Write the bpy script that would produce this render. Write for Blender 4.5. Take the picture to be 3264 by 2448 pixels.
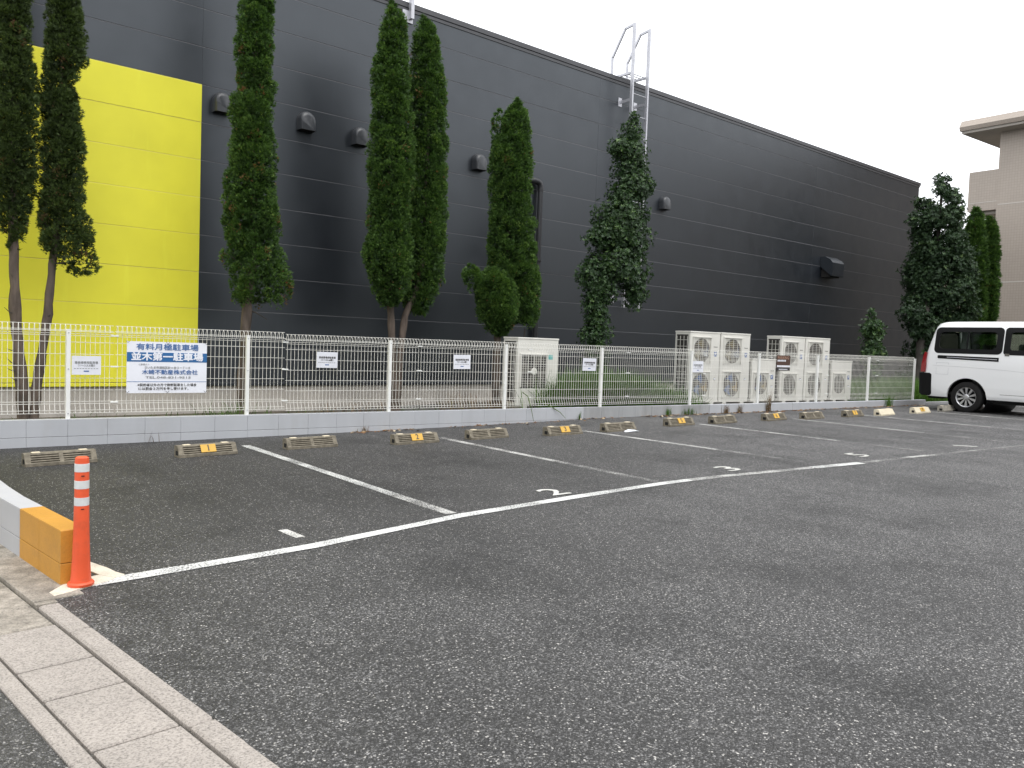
import bpy, bmesh, math, random
import numpy as np
from mathutils import Matrix, Vector
for _o in list(bpy.data.objects): bpy.data.objects.remove(_o)
sc = bpy.context.scene
col = sc.collection
R = math.radians
rng = np.random.default_rng(7)
random.seed(7)

# ------------------------------------------------------------------ camera
CAM_H = 1.30
yaw, pitch, roll = 0.92936, -0.04746, 0.03519
fw = Vector((math.cos(yaw)*math.cos(pitch), math.sin(yaw)*math.cos(pitch), math.sin(pitch)))
rt = Vector((math.sin(yaw), -math.cos(yaw), 0)); up = rt.cross(fw)
r2 = math.cos(roll)*rt + math.sin(roll)*up; u2 = -math.sin(roll)*rt + math.cos(roll)*up
cd = bpy.data.cameras.new('camera'); cam = bpy.data.objects.new('camera', cd); col.objects.link(cam)
cam.matrix_world = Matrix(((r2.x,u2.x,-fw.x,0),(r2.y,u2.y,-fw.y,0),(r2.z,u2.z,-fw.z,CAM_H),(0,0,0,1)))
cd.sensor_width = 36; cd.lens = 36*830.55/1024; cd.clip_start = .05; cd.clip_end = 2000
sc.camera = cam

# ------------------------------------------------------------------ sky, sun, exposure (white overcast)
SUN_EL, SUN_AZ = R(66), R(-95)          # azimuth of the direction towards the sun, from +X
w = bpy.data.worlds.new('World'); sc.world = w; w.use_nodes = True
nt = w.node_tree; nt.nodes.clear()
sky = nt.nodes.new('ShaderNodeTexSky'); sky.sky_type = 'NISHITA'; sky.sun_disc = False
sky.sun_elevation = SUN_EL; sky.sun_rotation = math.pi/2 - SUN_AZ; sky.dust_density = 4; sky.air_density = 1
hs = nt.nodes.new('ShaderNodeHueSaturation'); hs.inputs['Saturation'].default_value = .12
mx = nt.nodes.new('ShaderNodeMix'); mx.data_type = 'RGBA'; mx.inputs['Factor'].default_value = .82
mx.inputs['B'].default_value = (13.6, 13.9, 14.4, 1)
bg = nt.nodes.new('ShaderNodeBackground'); bg.inputs['Strength'].default_value = .15
wo = nt.nodes.new('ShaderNodeOutputWorld')
nt.links.new(sky.outputs[0], hs.inputs['Color']); nt.links.new(hs.outputs[0], mx.inputs['A'])
nt.links.new(mx.outputs['Result'], bg.inputs['Color']); nt.links.new(bg.outputs[0], wo.inputs[0])
sl = bpy.data.lights.new('sun', 'SUN'); sl.energy = 1.3; sl.angle = R(40); sl.color = (1, .97, .93)
so = bpy.data.objects.new('sun', sl); col.objects.link(so)
sd = Vector((math.cos(SUN_EL)*math.cos(SUN_AZ), math.cos(SUN_EL)*math.sin(SUN_AZ), math.sin(SUN_EL)))
so.rotation_euler = sd.to_track_quat('Z', 'Y').to_euler(); so.location = (0, 0, 30)
vs = sc.view_settings; vs.view_transform = 'Standard'; vs.look = 'None'; vs.exposure = 0; vs.gamma = 1; vs.use_curve_mapping = False

# ------------------------------------------------------------------ helpers
def tag(o, label=None, cat=None, group=None, kind=None):
    if label: o['label'] = label
    if cat: o['category'] = cat
    if group: o['group'] = group
    if kind: o['kind'] = kind
    return o
def empty(name, loc=(0,0,0), rz=0, parent=None):
    o = bpy.data.objects.new(name, None); col.objects.link(o); o.location = loc; o.rotation_euler = (0,0,rz)
    o.empty_display_size = .1
    if parent: o.parent = parent
    return o
class MB:
    def __init__(s): s.v=[]; s.f=[]; s.m=[]; s.k=0
    def add(s, vs, fs, k=None):
        b=len(s.v); s.v += [tuple(map(float,p)) for p in vs]; s.f += [tuple(b+i for i in f) for f in fs]
        s.m += [s.k if k is None else k]*len(fs); return s
    def box(s, x0,x1,y0,y1,z0,z1,k=None):
        return s.add([(x0,y0,z0),(x1,y0,z0),(x1,y1,z0),(x0,y1,z0),(x0,y0,z1),(x1,y0,z1),(x1,y1,z1),(x0,y1,z1)],
              [(0,3,2,1),(4,5,6,7),(0,1,5,4),(1,2,6,5),(2,3,7,6),(3,0,4,7)],k)
    def cbox(s,x0,x1,y0,y1,z0,z1,c,k=None):
        """box with chamfered edges all round"""
        X=[(x0,x1),(x0+c,x1-c)];Y=[(y0,y1),(y0+c,y1-c)];Z=[(z0,z1),(z0+c,z1-c)]
        V=[];idx={}
        for a in (0,1):
            for b in (0,1):
                for d in (0,1):
                    for ax in range(3):
                        p=[X[1][a],Y[1][b],Z[1][d]]
                        p[ax]=(X,Y,Z)[ax][0][(a,b,d)[ax]]
                        idx[(a,b,d,ax)]=len(V);V.append(p)
        F=[]
        q=[(0,0),(1,0),(1,1),(0,1)]
        for ax in range(3):
            for e in (0,1):
                l=[]
                for (i,j) in q:
                    t=[0,0,0];t[ax]=e;t[(ax+1)%3]=i;t[(ax+2)%3]=j;l.append(idx[(*t,ax)])
                F.append(tuple(l if e else l[::-1]))
        for ax in range(3):
            b1,b2=(ax+1)%3,(ax+2)%3
            for i in (0,1):
                for j in (0,1):
                    t0=[0,0,0];t0[b1]=i;t0[b2]=j;t1=list(t0);t1[ax]=1
                    l=[idx[(*t0,b1)],idx[(*t1,b1)],idx[(*t1,b2)],idx[(*t0,b2)]]
                    F.append(tuple(l if (i+j)%2 else l[::-1]))
        for a in (0,1):
            for b in (0,1):
                for d in (0,1):
                    l=[idx[(a,b,d,0)],idx[(a,b,d,1)],idx[(a,b,d,2)]]
                    F.append(tuple(l if (a+b+d)%2 else l[::-1]))
        return s.add(V,F,k)
    def tube(s, pts, rad, n=8, caps=True, k=None):
        pts=[Vector(p) for p in pts]; rad=[rad]*len(pts) if not hasattr(rad,'__len__') else rad
        V=[];F=[];prev=None
        for i,p in enumerate(pts):
            d=(pts[min(i+1,len(pts)-1)]-pts[max(i-1,0)]).normalized()
            if prev is None:
                a=d.orthogonal().normalized()
            else:
                a=(prev-d*prev.dot(d)).normalized()
            prev=a;b=d.cross(a)
            for j in range(n):
                t=2*math.pi*j/n; V.append(p+(a*math.cos(t)+b*math.sin(t))*rad[i])
        for i in range(len(pts)-1):
            for j in range(n):
                F.append((i*n+j,i*n+(j+1)%n,(i+1)*n+(j+1)%n,(i+1)*n+j))
        if caps: F.append(tuple(range(n))[::-1]); F.append(tuple(range((len(pts)-1)*n,len(pts)*n)))
        return s.add(V,F,k)
    def lathe(s, prof, c=(0,0,0), axis='Z', n=24, caps=True,k=None):
        V=[];F=[]
        for r,h in prof:
            for j in range(n):
                t=2*math.pi*j/n; a,b=r*math.cos(t),r*math.sin(t)
                p={'Z':(a,b,h),'X':(h,a,b),'Y':(a,-h,b)}[axis]
                V.append((c[0]+p[0],c[1]+p[1],c[2]+p[2]))
        for i in range(len(prof)-1):
            for j in range(n): F.append((i*n+j,i*n+(j+1)%n,(i+1)*n+(j+1)%n,(i+1)*n+j))
        if caps: F.append(tuple(range(n))[::-1]); F.append(tuple(range((len(prof)-1)*n,len(prof)*n)))
        return s.add(V,F,k)
    def prism(s, poly, t0, t1, axis='Y',k=None):
        """poly of 2D points extruded along axis from t0 to t1; Y: (x,z), X: (y,z), Z: (x,y)"""
        n=len(poly)
        def P(a,b,t): return {'Y':(a,t,b),'X':(t,a,b),'Z':(a,b,t)}[axis]
        V=[P(a,b,t0) for a,b in poly]+[P(a,b,t1) for a,b in poly]
        F=[tuple(range(n)),tuple(range(n,2*n))[::-1]]+[(i,n+i,n+(i+1)%n,(i+1)%n) for i in range(n)]
        return s.add(V,F,k)
    def mesh(s, name, fix=True):
        me=bpy.data.meshes.new(name); me.from_pydata(s.v,[],s.f); me.update()
        if s.m and max(s.m)>0: me.polygons.foreach_set('material_index',s.m)
        if fix:
            bm=bmesh.new(); bm.from_mesh(me); bmesh.ops.recalc_face_normals(bm,faces=bm.faces); bm.to_mesh(me); bm.free()
        return me
    def build(s, name, mats, parent=None, smooth=False, loc=None, rz=None):
        me=s.mesh(name); return put(name,me,mats,parent,smooth,loc,rz)
def put(name, me, mats=None, parent=None, smooth=False, loc=None, rz=None):
    if mats is not None and not me.materials:
        for m in (mats if isinstance(mats,(list,tuple)) else [mats]): me.materials.append(m)
    if smooth:
        me.polygons.foreach_set('use_smooth',[True]*len(me.polygons))
    o=bpy.data.objects.new(name,me); col.objects.link(o)
    if parent: o.parent=parent
    if loc is not None: o.location=loc
    if rz is not None: o.rotation_euler=(0,0,rz)
    return o
def smooth_angle(o, ang=35):
    me=o.data; bm=bmesh.new(); bm.from_mesh(me)
    for f in bm.faces: f.smooth=True
    for e in bm.edges:
        if len(e.link_faces)==2 and e.calc_face_angle(0)>R(ang): e.smooth=False
    bm.to_mesh(me); bm.free(); return o
def clone(root):
    c=root.copy(); col.objects.link(c)
    for ch in root.children:
        d=ch.copy(); col.objects.link(d); d.parent=c
        for g in ch.children:
            e=g.copy(); col.objects.link(e); e.parent=d
    return c
_tc={}
def text_mesh(body, size, bold=0.0, align='CENTER', spacing=1.0, width=None):
    cu=bpy.data.curves.new('lettering','FONT'); cu.body=body; cu.size=size; cu.align_x=align; cu.align_y='CENTER'
    cu.space_character=spacing; cu.resolution_u=2; cu.extrude=.0006
    o=bpy.data.objects.new('lettering',cu); col.objects.link(o); bpy.context.view_layer.update()
    me=bpy.data.meshes.new_from_object(o.evaluated_get(bpy.context.evaluated_depsgraph_get()))
    bpy.data.objects.remove(o)
    if bold:
        bm=bmesh.new()
        for dx,dy,dz in ((-bold,0,0),(bold,0,.0003),(0,bold,.0006),(0,-bold,.0009)):
            m2=me.copy(); m2.transform(Matrix.Translation((dx,dy,dz))); bm.from_mesh(m2); bpy.data.meshes.remove(m2)
        bm.to_mesh(me); bm.free()
    if width and len(me.vertices):
        xs=[v.co.x for v in me.vertices]; k=width/(max(xs)-min(xs))
        for v in me.vertices: v.co.x*=k
    return me
def text_on(name, parent, body, size, mat, x, y, z, bold=0., align='CENTER', width=None, flat=False, spacing=1.):
    """lettering standing in the XZ plane and facing -Y (or lying flat, read from -Y)"""
    me=text_mesh(body,size,bold,align,spacing,width); me.materials.clear(); me.materials.append(mat)
    if not flat: me.transform(Matrix.Rotation(math.pi/2,4,'X'))
    o=put(name,me,None,parent); o.location=(x,y,z); return o

GX=[-200,-60,-3,0,3,5.7,7.6,9.6,14,20,26,60,400]; GZ=[-.06,-.06,-.03,0,.02,.05,.08,.12,.14,.18,.19,.19,.19]
def gz(x): return float(np.interp(x,GX,GZ))

# ------------------------------------------------------------------ materials
def nodes(name):
    m=bpy.data.materials.new(name); m.use_nodes=True; n=m.node_tree; b=n.nodes['Principled BSDF']; return m,n,b
def lk(n,a,b): n.links.new(a,b)
def nd(n,t,**kw):
    x=n.nodes.new(t)
    for k,v in kw.items(): setattr(x,k,v)
    return x
def ramp(n, stops, interp='LINEAR'):
    r=nd(n,'ShaderNodeValToRGB'); r.color_ramp.interpolation=interp; e=r.color_ramp.elements
    while len(e)>1: e.remove(e[-1])
    e[0].position=stops[0][0]; c=stops[0][1]; e[0].color=(*c,1) if hasattr(c,'__len__') else (c,c,c,1)
    for p,c in stops[1:]:
        q=e.new(p); q.color=(*c,1) if hasattr(c,'__len__') else (c,c,c,1)
    return r
def mixc(n, fac, a, b, blend='MIX'):
    m=nd(n,'ShaderNodeMix',data_type='RGBA',blend_type=blend)
    for s,v in (('Factor',fac),('A',a),('B',b)):
        if hasattr(v,'is_output') : lk(n,v,m.inputs[s])
        else: m.inputs[s].default_value = v if s=='Factor' else ((*v,1) if hasattr(v,'__len__') else (v,v,v,1))
    return m.outputs['Result']
def coords(n, kind='world', scale=(1,1,1)):
    if kind=='world': o=nd(n,'ShaderNodeNewGeometry').outputs['Position']
    else: o=nd(n,'ShaderNodeTexCoord').outputs['Object']
    mp=nd(n,'ShaderNodeMapping'); mp.inputs['Scale'].default_value=scale; lk(n,o,mp.inputs[0]); return mp.outputs[0]
def noise(n, vec, scale, detail=3, rough=.55):
    x=nd(n,'ShaderNodeTexNoise'); x.inputs['Scale'].default_value=scale; x.inputs['Detail'].default_value=detail
    x.inputs['Roughness'].default_value=rough; lk(n,vec,x.inputs['Vector']); return x.outputs['Fac']
def bump(n, b, h, strength, dist=.01):
    u=nd(n,'ShaderNodeBump'); u.inputs['Strength'].default_value=strength; u.inputs['Distance'].default_value=dist
    lk(n,h,u.inputs['Height']); lk(n,u.outputs[0],b.inputs['Normal'])
def M(name, c, rough=.55, metal=0., var=.0, vs=4., bmp=0., bs=60., spec=.5, dirt=None, dirt_amt=.0, ds=3., stretch=(1,1,1), kind='world', coat=0., grain=0., gs=260.):
    m,n,b=nodes(name); b.inputs['Roughness'].default_value=rough; b.inputs['Metallic'].default_value=metal
    b.inputs['Specular IOR Level'].default_value=spec; b.inputs['Coat Weight'].default_value=coat
    cc=None
    if var or dirt_amt or bmp or grain: v=coords(n,kind,stretch)
    if var:
        f=noise(n,v,vs,4); r=ramp(n,[(.3,tuple(x*(1-var) for x in c)),(.7,tuple(min(1,x*(1+var)) for x in c))]); lk(n,f,r.inputs[0]); cc=r.outputs[0]
    if dirt_amt:
        f=noise(n,v,ds,6,.65); r=ramp(n,[(.62-.25*dirt_amt,0.),(.78,min(1,dirt_amt))]); lk(n,f,r.inputs[0]); cc=mixc(n,r.outputs[0],cc if cc else c,dirt)
    if grain:
        r=ramp(n,[(.30,1-grain),(.5,1.),(.72,1+grain*.5)]); lk(n,noise(n,v,gs,3,.7),r.inputs[0]); cc=mixc(n,1.,cc if cc else c,r.outputs[0],'MULTIPLY')
    if cc: lk(n,cc,b.inputs['Base Color'])
    else: b.inputs['Base Color'].default_value=(*c,1)
    if bmp: bump(n,b,noise(n,v,bs,3),bmp,.004)
    return m

def asphalt(name, dark, light, worn, bays=False):
    """aggregate asphalt: stones of about a centimetre set in dark binder"""
    m,n,b=nodes(name); p=coords(n,'world',(1,1,0))
    vo=nd(n,'ShaderNodeTexVoronoi',feature='F1'); vo.inputs['Scale'].default_value=150; lk(n,p,vo.inputs['Vector'])
    ed=nd(n,'ShaderNodeTexVoronoi',feature='DISTANCE_TO_EDGE'); ed.inputs['Scale'].default_value=150; lk(n,p,ed.inputs['Vector'])
    sp=nd(n,'ShaderNodeSeparateColor'); lk(n,vo.outputs['Color'],sp.inputs[0])
    st=ramp(n,[(0,dark*.5),(.3,dark*.85),(.55,dark*1.5),(.78,light*.72),(.93,light*1.2),(1,light*1.9)]); lk(n,sp.outputs[0],st.inputs[0])
    # where the binder has worn the stones show; elsewhere only a few do
    big=noise(n,p,.35,5,.6); mid=noise(n,p,2.2,4,.6)
    wr=ramp(n,[(.32,worn*.45),(.66,worn)]); lk(n,big,wr.inputs[0])
    w2=ramp(n,[(.3,.7),(.7,1.)]); lk(n,mid,w2.inputs[0])
    wear=nd(n,'ShaderNodeMath',operation='MULTIPLY'); lk(n,wr.outputs[0],wear.inputs[0]); lk(n,w2.outputs[0],wear.inputs[1])
    if bays:                                  # the binder is intact in the little used first bays
        xyz=nd(n,'ShaderNodeSeparateXYZ'); lk(n,p,xyz.inputs[0])
        my=nd(n,'ShaderNodeMapRange',interpolation_type='SMOOTHSTEP'); lk(n,xyz.outputs['Y'],my.inputs[0]); my.inputs[1].default_value=4.2; my.inputs[2].default_value=6.6
        mxx=nd(n,'ShaderNodeMapRange',interpolation_type='SMOOTHSTEP'); lk(n,xyz.outputs['X'],mxx.inputs[0]); mxx.inputs[1].default_value=10.5; mxx.inputs[2].default_value=1.5
        my2=nd(n,'ShaderNodeMath',operation='MULTIPLY_ADD'); lk(n,my.outputs[0],my2.inputs[0]); my2.inputs[1].default_value=.62; my2.inputs[2].default_value=.38
        pr=nd(n,'ShaderNodeMath',operation='MULTIPLY'); lk(n,my2.outputs[0],pr.inputs[0]); lk(n,mxx.outputs[0],pr.inputs[1])
        iv=nd(n,'ShaderNodeMath',operation='MULTIPLY_ADD'); lk(n,pr.outputs[0],iv.inputs[0]); iv.inputs[1].default_value=-.86; iv.inputs[2].default_value=1.
        w3=nd(n,'ShaderNodeMath',operation='MULTIPLY'); lk(n,wear.outputs[0],w3.inputs[0]); lk(n,iv.outputs[0],w3.inputs[1]); wear=w3
    c=mixc(n,wear.outputs[0],(dark*.48,dark*.467,dark*.453),st.outputs[0])
    few=ramp(n,[(.962,0.),(.972,1.)]); lk(n,sp.outputs[1],few.inputs[0]); c=mixc(n,few.outputs[0],c,(light*1.45,light*1.42,light*1.35))
    gap=ramp(n,[(0,.30),(.13,1.)]); lk(n,ed.outputs['Distance'],gap.inputs[0]); c=mixc(n,.85,c,gap.outputs[0],'MULTIPLY')
    tint=mixc(n,1.,c,(1.06,1.035,1.02),'MULTIPLY')
    st2=noise(n,p,.9,6,.7); sr=ramp(n,[(.34,.60),(.47,.98),(.7,1.10)]); lk(n,st2,sr.inputs[0]); tint=mixc(n,1.,tint,sr.outputs[0],'MULTIPLY')
    tr=noise(n,coords(n,'world',(1.1,.16,0)),1.3,4,.6); tt=ramp(n,[(.34,.80),(.52,1.),(.68,1.10)]); lk(n,tr,tt.inputs[0]); tint=mixc(n,1.,tint,tt.outputs[0],'MULTIPLY')
    oil=noise(n,p,3.1,3,.5); ot=ramp(n,[(.70,1.),(.78,.5)]); lk(n,oil,ot.inputs[0]); tint=mixc(n,1.,tint,ot.outputs[0],'MULTIPLY')
    lk(n,tint,b.inputs['Base Color']); b.inputs['Roughness'].default_value=.62; b.inputs['Specular IOR Level'].default_value=.45
    h=ramp(n,[(0,0.),(.16,.75),(.4,1.)]); lk(n,ed.outputs['Distance'],h.inputs[0])
    hh=nd(n,'ShaderNodeMath',operation='MULTIPLY'); lk(n,h.outputs[0],hh.inputs[0]); lk(n,sp.outputs[2],hh.inputs[1])
    bump(n,b,hh.outputs[0],.9,.006)
    return m
def worn_paint(name, c, cover, scale=1.):
    """road paint worn through in speckles to the asphalt underneath"""
    m,n,b=nodes(name); p=coords(n,'world',(1,1,0))
    f1=noise(n,p,75*scale,4,.75); f2=noise(n,p,2.6,4,.6)
    ad=nd(n,'ShaderNodeMath',operation='MULTIPLY_ADD'); lk(n,f2,ad.inputs[0]); ad.inputs[1].default_value=.4; lk(n,f1,ad.inputs[2])
    r=ramp(n,[(cover-.07,0.),(cover+.04,1.)]); 
    hf=nd(n,'ShaderNodeMath',operation='MULTIPLY'); lk(n,ad.outputs[0],hf.inputs[0]); hf.inputs[1].default_value=.714
    lk(n,hf.outputs[0],r.inputs[0])
    v=ramp(n,[(.3,tuple(x*.86 for x in c)),(.7,c)]); lk(n,noise(n,p,9,4),v.inputs[0]); lk(n,v.outputs[0],b.inputs['Base Color'])
    b.inputs['Roughness'].default_value=.75; lk(n,r.outputs[0],b.inputs['Alpha']); bump(n,b,f1,.25,.003)
    return m
def leafy(name, stops, rough=.5, spec=.4, trans=.25):
    m,n,b=nodes(name); a=nd(n,'ShaderNodeAttribute',attribute_name='v',attribute_type='GEOMETRY')
    r=ramp(n,stops); lk(n,a.outputs['Fac'],r.inputs[0]); lk(n,r.outputs[0],b.inputs['Base Color'])
    b.inputs['Roughness'].default_value=rough; b.inputs['Specular IOR Level'].default_value=spec
    if trans:
        t=nd(n,'ShaderNodeBsdfTranslucent'); k=mixc(n,1.,r.outputs[0],(1.1,1.25,.5),'MULTIPLY'); lk(n,k,t.inputs[0])
        ms=nd(n,'ShaderNodeMixShader'); ms.inputs[0].default_value=trans; lk(n,b.outputs[0],ms.inputs[1]); lk(n,t.outputs[0],ms.inputs[2])
        lk(n,ms.outputs[0],n.nodes['Material Output'].inputs[0])
    return m

ASPH=asphalt('parking_asphalt',.067,.305,.98,True)
ROADM=asphalt('road_asphalt',.085,.22,.9)
PAINT_BOLD=worn_paint('white_road_paint',(.70,.70,.675),.474)
PAINT_MID=worn_paint('speckled_white_road_paint',(.66,.66,.63),.503)
PAINT_THIN=worn_paint('worn_white_road_paint',(.60,.59,.56),.515)
PAINT_FADED=worn_paint('nearly_gone_road_paint',(.58,.57,.54),.57)
PAINT_NUM=worn_paint('number_paint',(.64,.63,.59),.455)
SOIL=M('soil',(.085,.07,.05),.95,var=.5,vs=3,bmp=.8,bs=30,dirt=(.05,.075,.02),dirt_amt=.6,ds=2)
EARTH=M('earth',(.10,.095,.085),.95,var=.3,vs=1)
CONC=M('gutter_concrete',(.335,.300,.268),.85,var=.1,vs=3,bmp=.6,bs=150,dirt=(.23,.21,.185),dirt_amt=.5,ds=2.2,grain=.55,gs=110)
MORTAR=M('dirty_mortar',(.10,.092,.08),.95,var=.5,vs=25,bmp=.6,bs=90)
STAIN=M('mossy_concrete',(.33,.295,.25),.9,var=.3,vs=12,bmp=.6,bs=80,dirt=(.085,.075,.058),dirt_amt=.85,ds=5.5,grain=.5,gs=110)
CREAM=M('cream_painted_concrete',(.68,.62,.51),.8,var=.12,vs=10,bmp=.4,bs=90,dirt=(.3,.25,.19),dirt_amt=.45,ds=9,grain=.25,gs=140)
WBLOCK=M('grey_white_block_paint',(.43,.44,.462),.6,var=.05,vs=3,bmp=.12,bs=160,dirt=(.34,.33,.31),dirt_amt=.35,ds=2.5,stretch=(1,1,.35))
WBLOCK2=M('stained_block_paint',(.33,.335,.34),.7,var=.12,vs=3,bmp=.12,bs=160,dirt=(.19,.19,.18),dirt_amt=.7,ds=2.2,stretch=(1.6,1,.3))
WHITEWALL=M('white_wall_paint',(.43,.43,.445),.6,var=.04,vs=4,bmp=.12,bs=160,dirt=(.42,.4,.37),dirt_amt=.25,ds=4)
ORANGE=M('orange_yellow_block_paint',(.53,.255,.035),.5,var=.06,vs=5,bmp=.12,bs=150,dirt=(.30,.16,.05),dirt_amt=.4,ds=7,grain=.10,gs=90)
DELIN=M('orange_polyurethane',(.72,.095,.03),.42,var=.06,vs=10,dirt=(.34,.075,.035),dirt_amt=.5,ds=11,kind='object')
REFL=M('grey_reflective_band',(.62,.63,.62),.4,var=.08,vs=30,kind='object')
DARK=M('dark_hole',(.012,.011,.010),.9)
STOPM=M('weathered_stop_concrete',(.185,.162,.122),.9,var=.3,vs=22,bmp=.7,bs=110,dirt=(.085,.072,.052),dirt_amt=.6,ds=14)
STOPNEW=M('cream_stop_concrete',(.62,.55,.41),.8,var=.12,vs=15,bmp=.4,bs=110,dirt=(.3,.26,.2),dirt_amt=.35,ds=10)
STOPPAD=M('cream_reflector',(.80,.70,.52),.5)
PLATE=M('yellow_number_plate',(.60,.35,.05),.5,var=.08,vs=20,dirt=(.35,.25,.12),dirt_amt=.35,ds=30)
INK=M('dark_ink',(.06,.055,.05),.6)
INKGREY=M('faded_grey_ink',(.27,.275,.28),.6)
INKBLUE=M('blue_ink',(.075,.16,.36),.5)
SIGNBLUE=M('sign_blue',(.025,.13,.33),.4)
SIGNWHITE=M('sign_white',(.80,.81,.86),.4,var=.03,vs=6)
PAPER=M('laminated_paper',(.74,.75,.80),.3,var=.05,vs=7)
SIGNBROWN=M('sign_brown',(.075,.04,.028),.5)
SIGNTAN=M('sign_tan',(.42,.25,.18),.5)
SIGNBLACK=M('sign_black',(.02,.018,.018),.5)
FENCEM=M('white_fence_coating',(.80,.80,.77),.4,var=.04,vs=6)
WIREM=M('white_mesh_coating',(.80,.785,.73),.4)
STEEL=M('galvanised_steel',(.50,.50,.53),.42,metal=.55,var=.12,vs=9)
DWALL_ARGS=dict(rough=.34,spec=.42)
def cladding(name,c,rough,spec):
    m,n,b=nodes(name); p=coords(n,'world')
    f=noise(n,p,.9,4); r=ramp(n,[(.3,tuple(x*.92 for x in c)),(.7,tuple(min(1,x*1.06) for x in c))]); lk(n,f,r.inputs[0])
    p2=coords(n,'world',(3,3,.25)); st=ramp(n,[(.58,0.),(.8,.30)]); lk(n,noise(n,p2,2.2,5,.6),st.inputs[0])
    cc=mixc(n,st.outputs[0],r.outputs[0],tuple(min(1,x*1.8+.008) for x in c)); lk(n,cc,b.inputs['Base Color'])
    rr=ramp(n,[(.3,rough*.9),(.7,rough*1.12)]); lk(n,noise(n,p,2.3,4),rr.inputs[0]); lk(n,rr.outputs[0],b.inputs['Roughness'])
    b.inputs['Specular IOR Level'].default_value=spec; b.inputs['Specular Tint'].default_value=(.89,.95,1.,1)
    bump(n,b,noise(n,coords(n,'world',(.6,.6,1.2)),1.6,2),.035,.02)
    return m
DWALL=cladding('charcoal_cladding',(.0100,.0122,.0165),.39,.9)
YWALL=cladding('yellow_cladding',(.81,.755,.052),.48,.3)
JOINT=M('grey_joint_backing',(.17,.17,.18),.6)  # even grey that shows as thin paler lines between the panels
COPING=M('coping_metal',(.055,.055,.06),.4,var=.1,vs=3)
HOODM=M('hood_enamel',(.036,.039,.044),.33,var=.2,vs=14,kind='object',dirt=(.14,.14,.14),dirt_amt=.4,ds=8,stretch=(1,1,.3))
PLINTH=M('foundation_concrete',(.50,.46,.41),.9,var=.16,vs=2.5,bmp=.3,bs=70,dirt=(.30,.27,.23),dirt_amt=.5,ds=1.6,stretch=(1,1,.4))
PIPEM=M('dark_pipe_plastic',(.022,.022,.025),.35)
BARK=M('conifer_bark',(.098,.075,.06),.95,var=.45,vs=14,bmp=1.,bs=55,stretch=(1,1,.22),dirt=(.05,.04,.03),dirt_amt=.6,ds=8)
BARK2=M('smooth_dark_bark',(.05,.043,.037),.9,var=.4,vs=14,bmp=.8,bs=50,stretch=(1,1,.3))
THUJA=leafy('thuja_foliage',[(0,(.026,.054,.016)),(.4,(.064,.130,.028)),(.7,(.115,.205,.042)),(.93,(.20,.29,.062)),(.965,(.20,.12,.05)),(1,(.24,.10,.05))],.6,.3,.22)
THUJADARK=leafy('dark_thuja_foliage',[(0,(.030,.046,.018)),(.4,(.062,.094,.029)),(.7,(.098,.145,.042)),(.94,(.14,.19,.055)),(.965,(.14,.10,.05)),(1,(.17,.09,.05))],.65,.25,.2)  # darker olive tone of the two leftmost conifers
CORE=M('inner_conifer_foliage',(.022,.040,.012),.9,var=.75,vs=38,bmp=1.,bs=40,grain=.6,gs=60)
HOLLY=leafy('holly_foliage',[(0,(.016,.036,.014)),(.5,(.034,.072,.024)),(.85,(.080,.145,.042)),(1,(.15,.225,.07))],.42,.4,.16)
EVERG=leafy('evergreen_foliage',[(0,(.014,.030,.013)),(.5,(.030,.060,.024)),(.85,(.058,.105,.036)),(1,(.11,.165,.055))],.5,.35,.14)
GRASS=leafy('grass',[(0,(.035,.072,.013)),(.6,(.082,.172,.028)),(.9,(.14,.24,.05)),(1,(.25,.22,.09))],.6,.3,.3)
DRY=leafy('dry_weed',[(0,(.10,.065,.035)),(.5,(.16,.10,.055)),(1,(.10,.11,.03))],.8,.2,.1)
LITTER=leafy('fallen_leaves',[(0,(.12,.055,.025)),(.5,(.22,.12,.06)),(.8,(.30,.22,.13)),(1,(.5,.42,.3))],.8,.2,.0)
ACM=M('beige_enamel',(.66,.645,.595),.4,var=.04,vs=3,dirt=(.45,.42,.35),dirt_amt=.2,ds=4)
ACDARK=M('coil_dark',(.03,.027,.024),.7)
ACGREY=M('fan_shadow_grey',(.12,.11,.095),.7)
ACBLUE=M('fan_blue',(.075,.135,.30),.5)
ACOCH=M('fan_ochre',(.29,.21,.085),.5)
ACDARK2=M('fan_dark',(.06,.056,.05),.6)
ACBLUE2=M('fan_grey_blue',(.10,.115,.16),.5)
ACOCH2=M('fan_olive',(.19,.16,.09),.5)
LBLUE=M('label_blue',(.03,.10,.30),.4)
VANW=M('white_car_paint',(.80,.80,.80),.22,coat=.4)
VANGREY=M('crease_shade_grey',(.62,.62,.625),.3,coat=.3)
VANBLK=M('black_car_plastic',(.006,.006,.0065),.4,spec=.18)
RUBBER=M('tyre_rubber',(.011,.0105,.0105),.8,var=.2,vs=20,spec=.25)
ALLOY=M('wheel_alloy',(.52,.52,.53),.3,metal=.85)
TAIL=M('red_lamp',(.22,.010,.012),.15,coat=.5)
SEATM=M('seat_cloth',(.05,.05,.052),.9)
BTILE_C=(.42,.36,.305)
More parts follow.
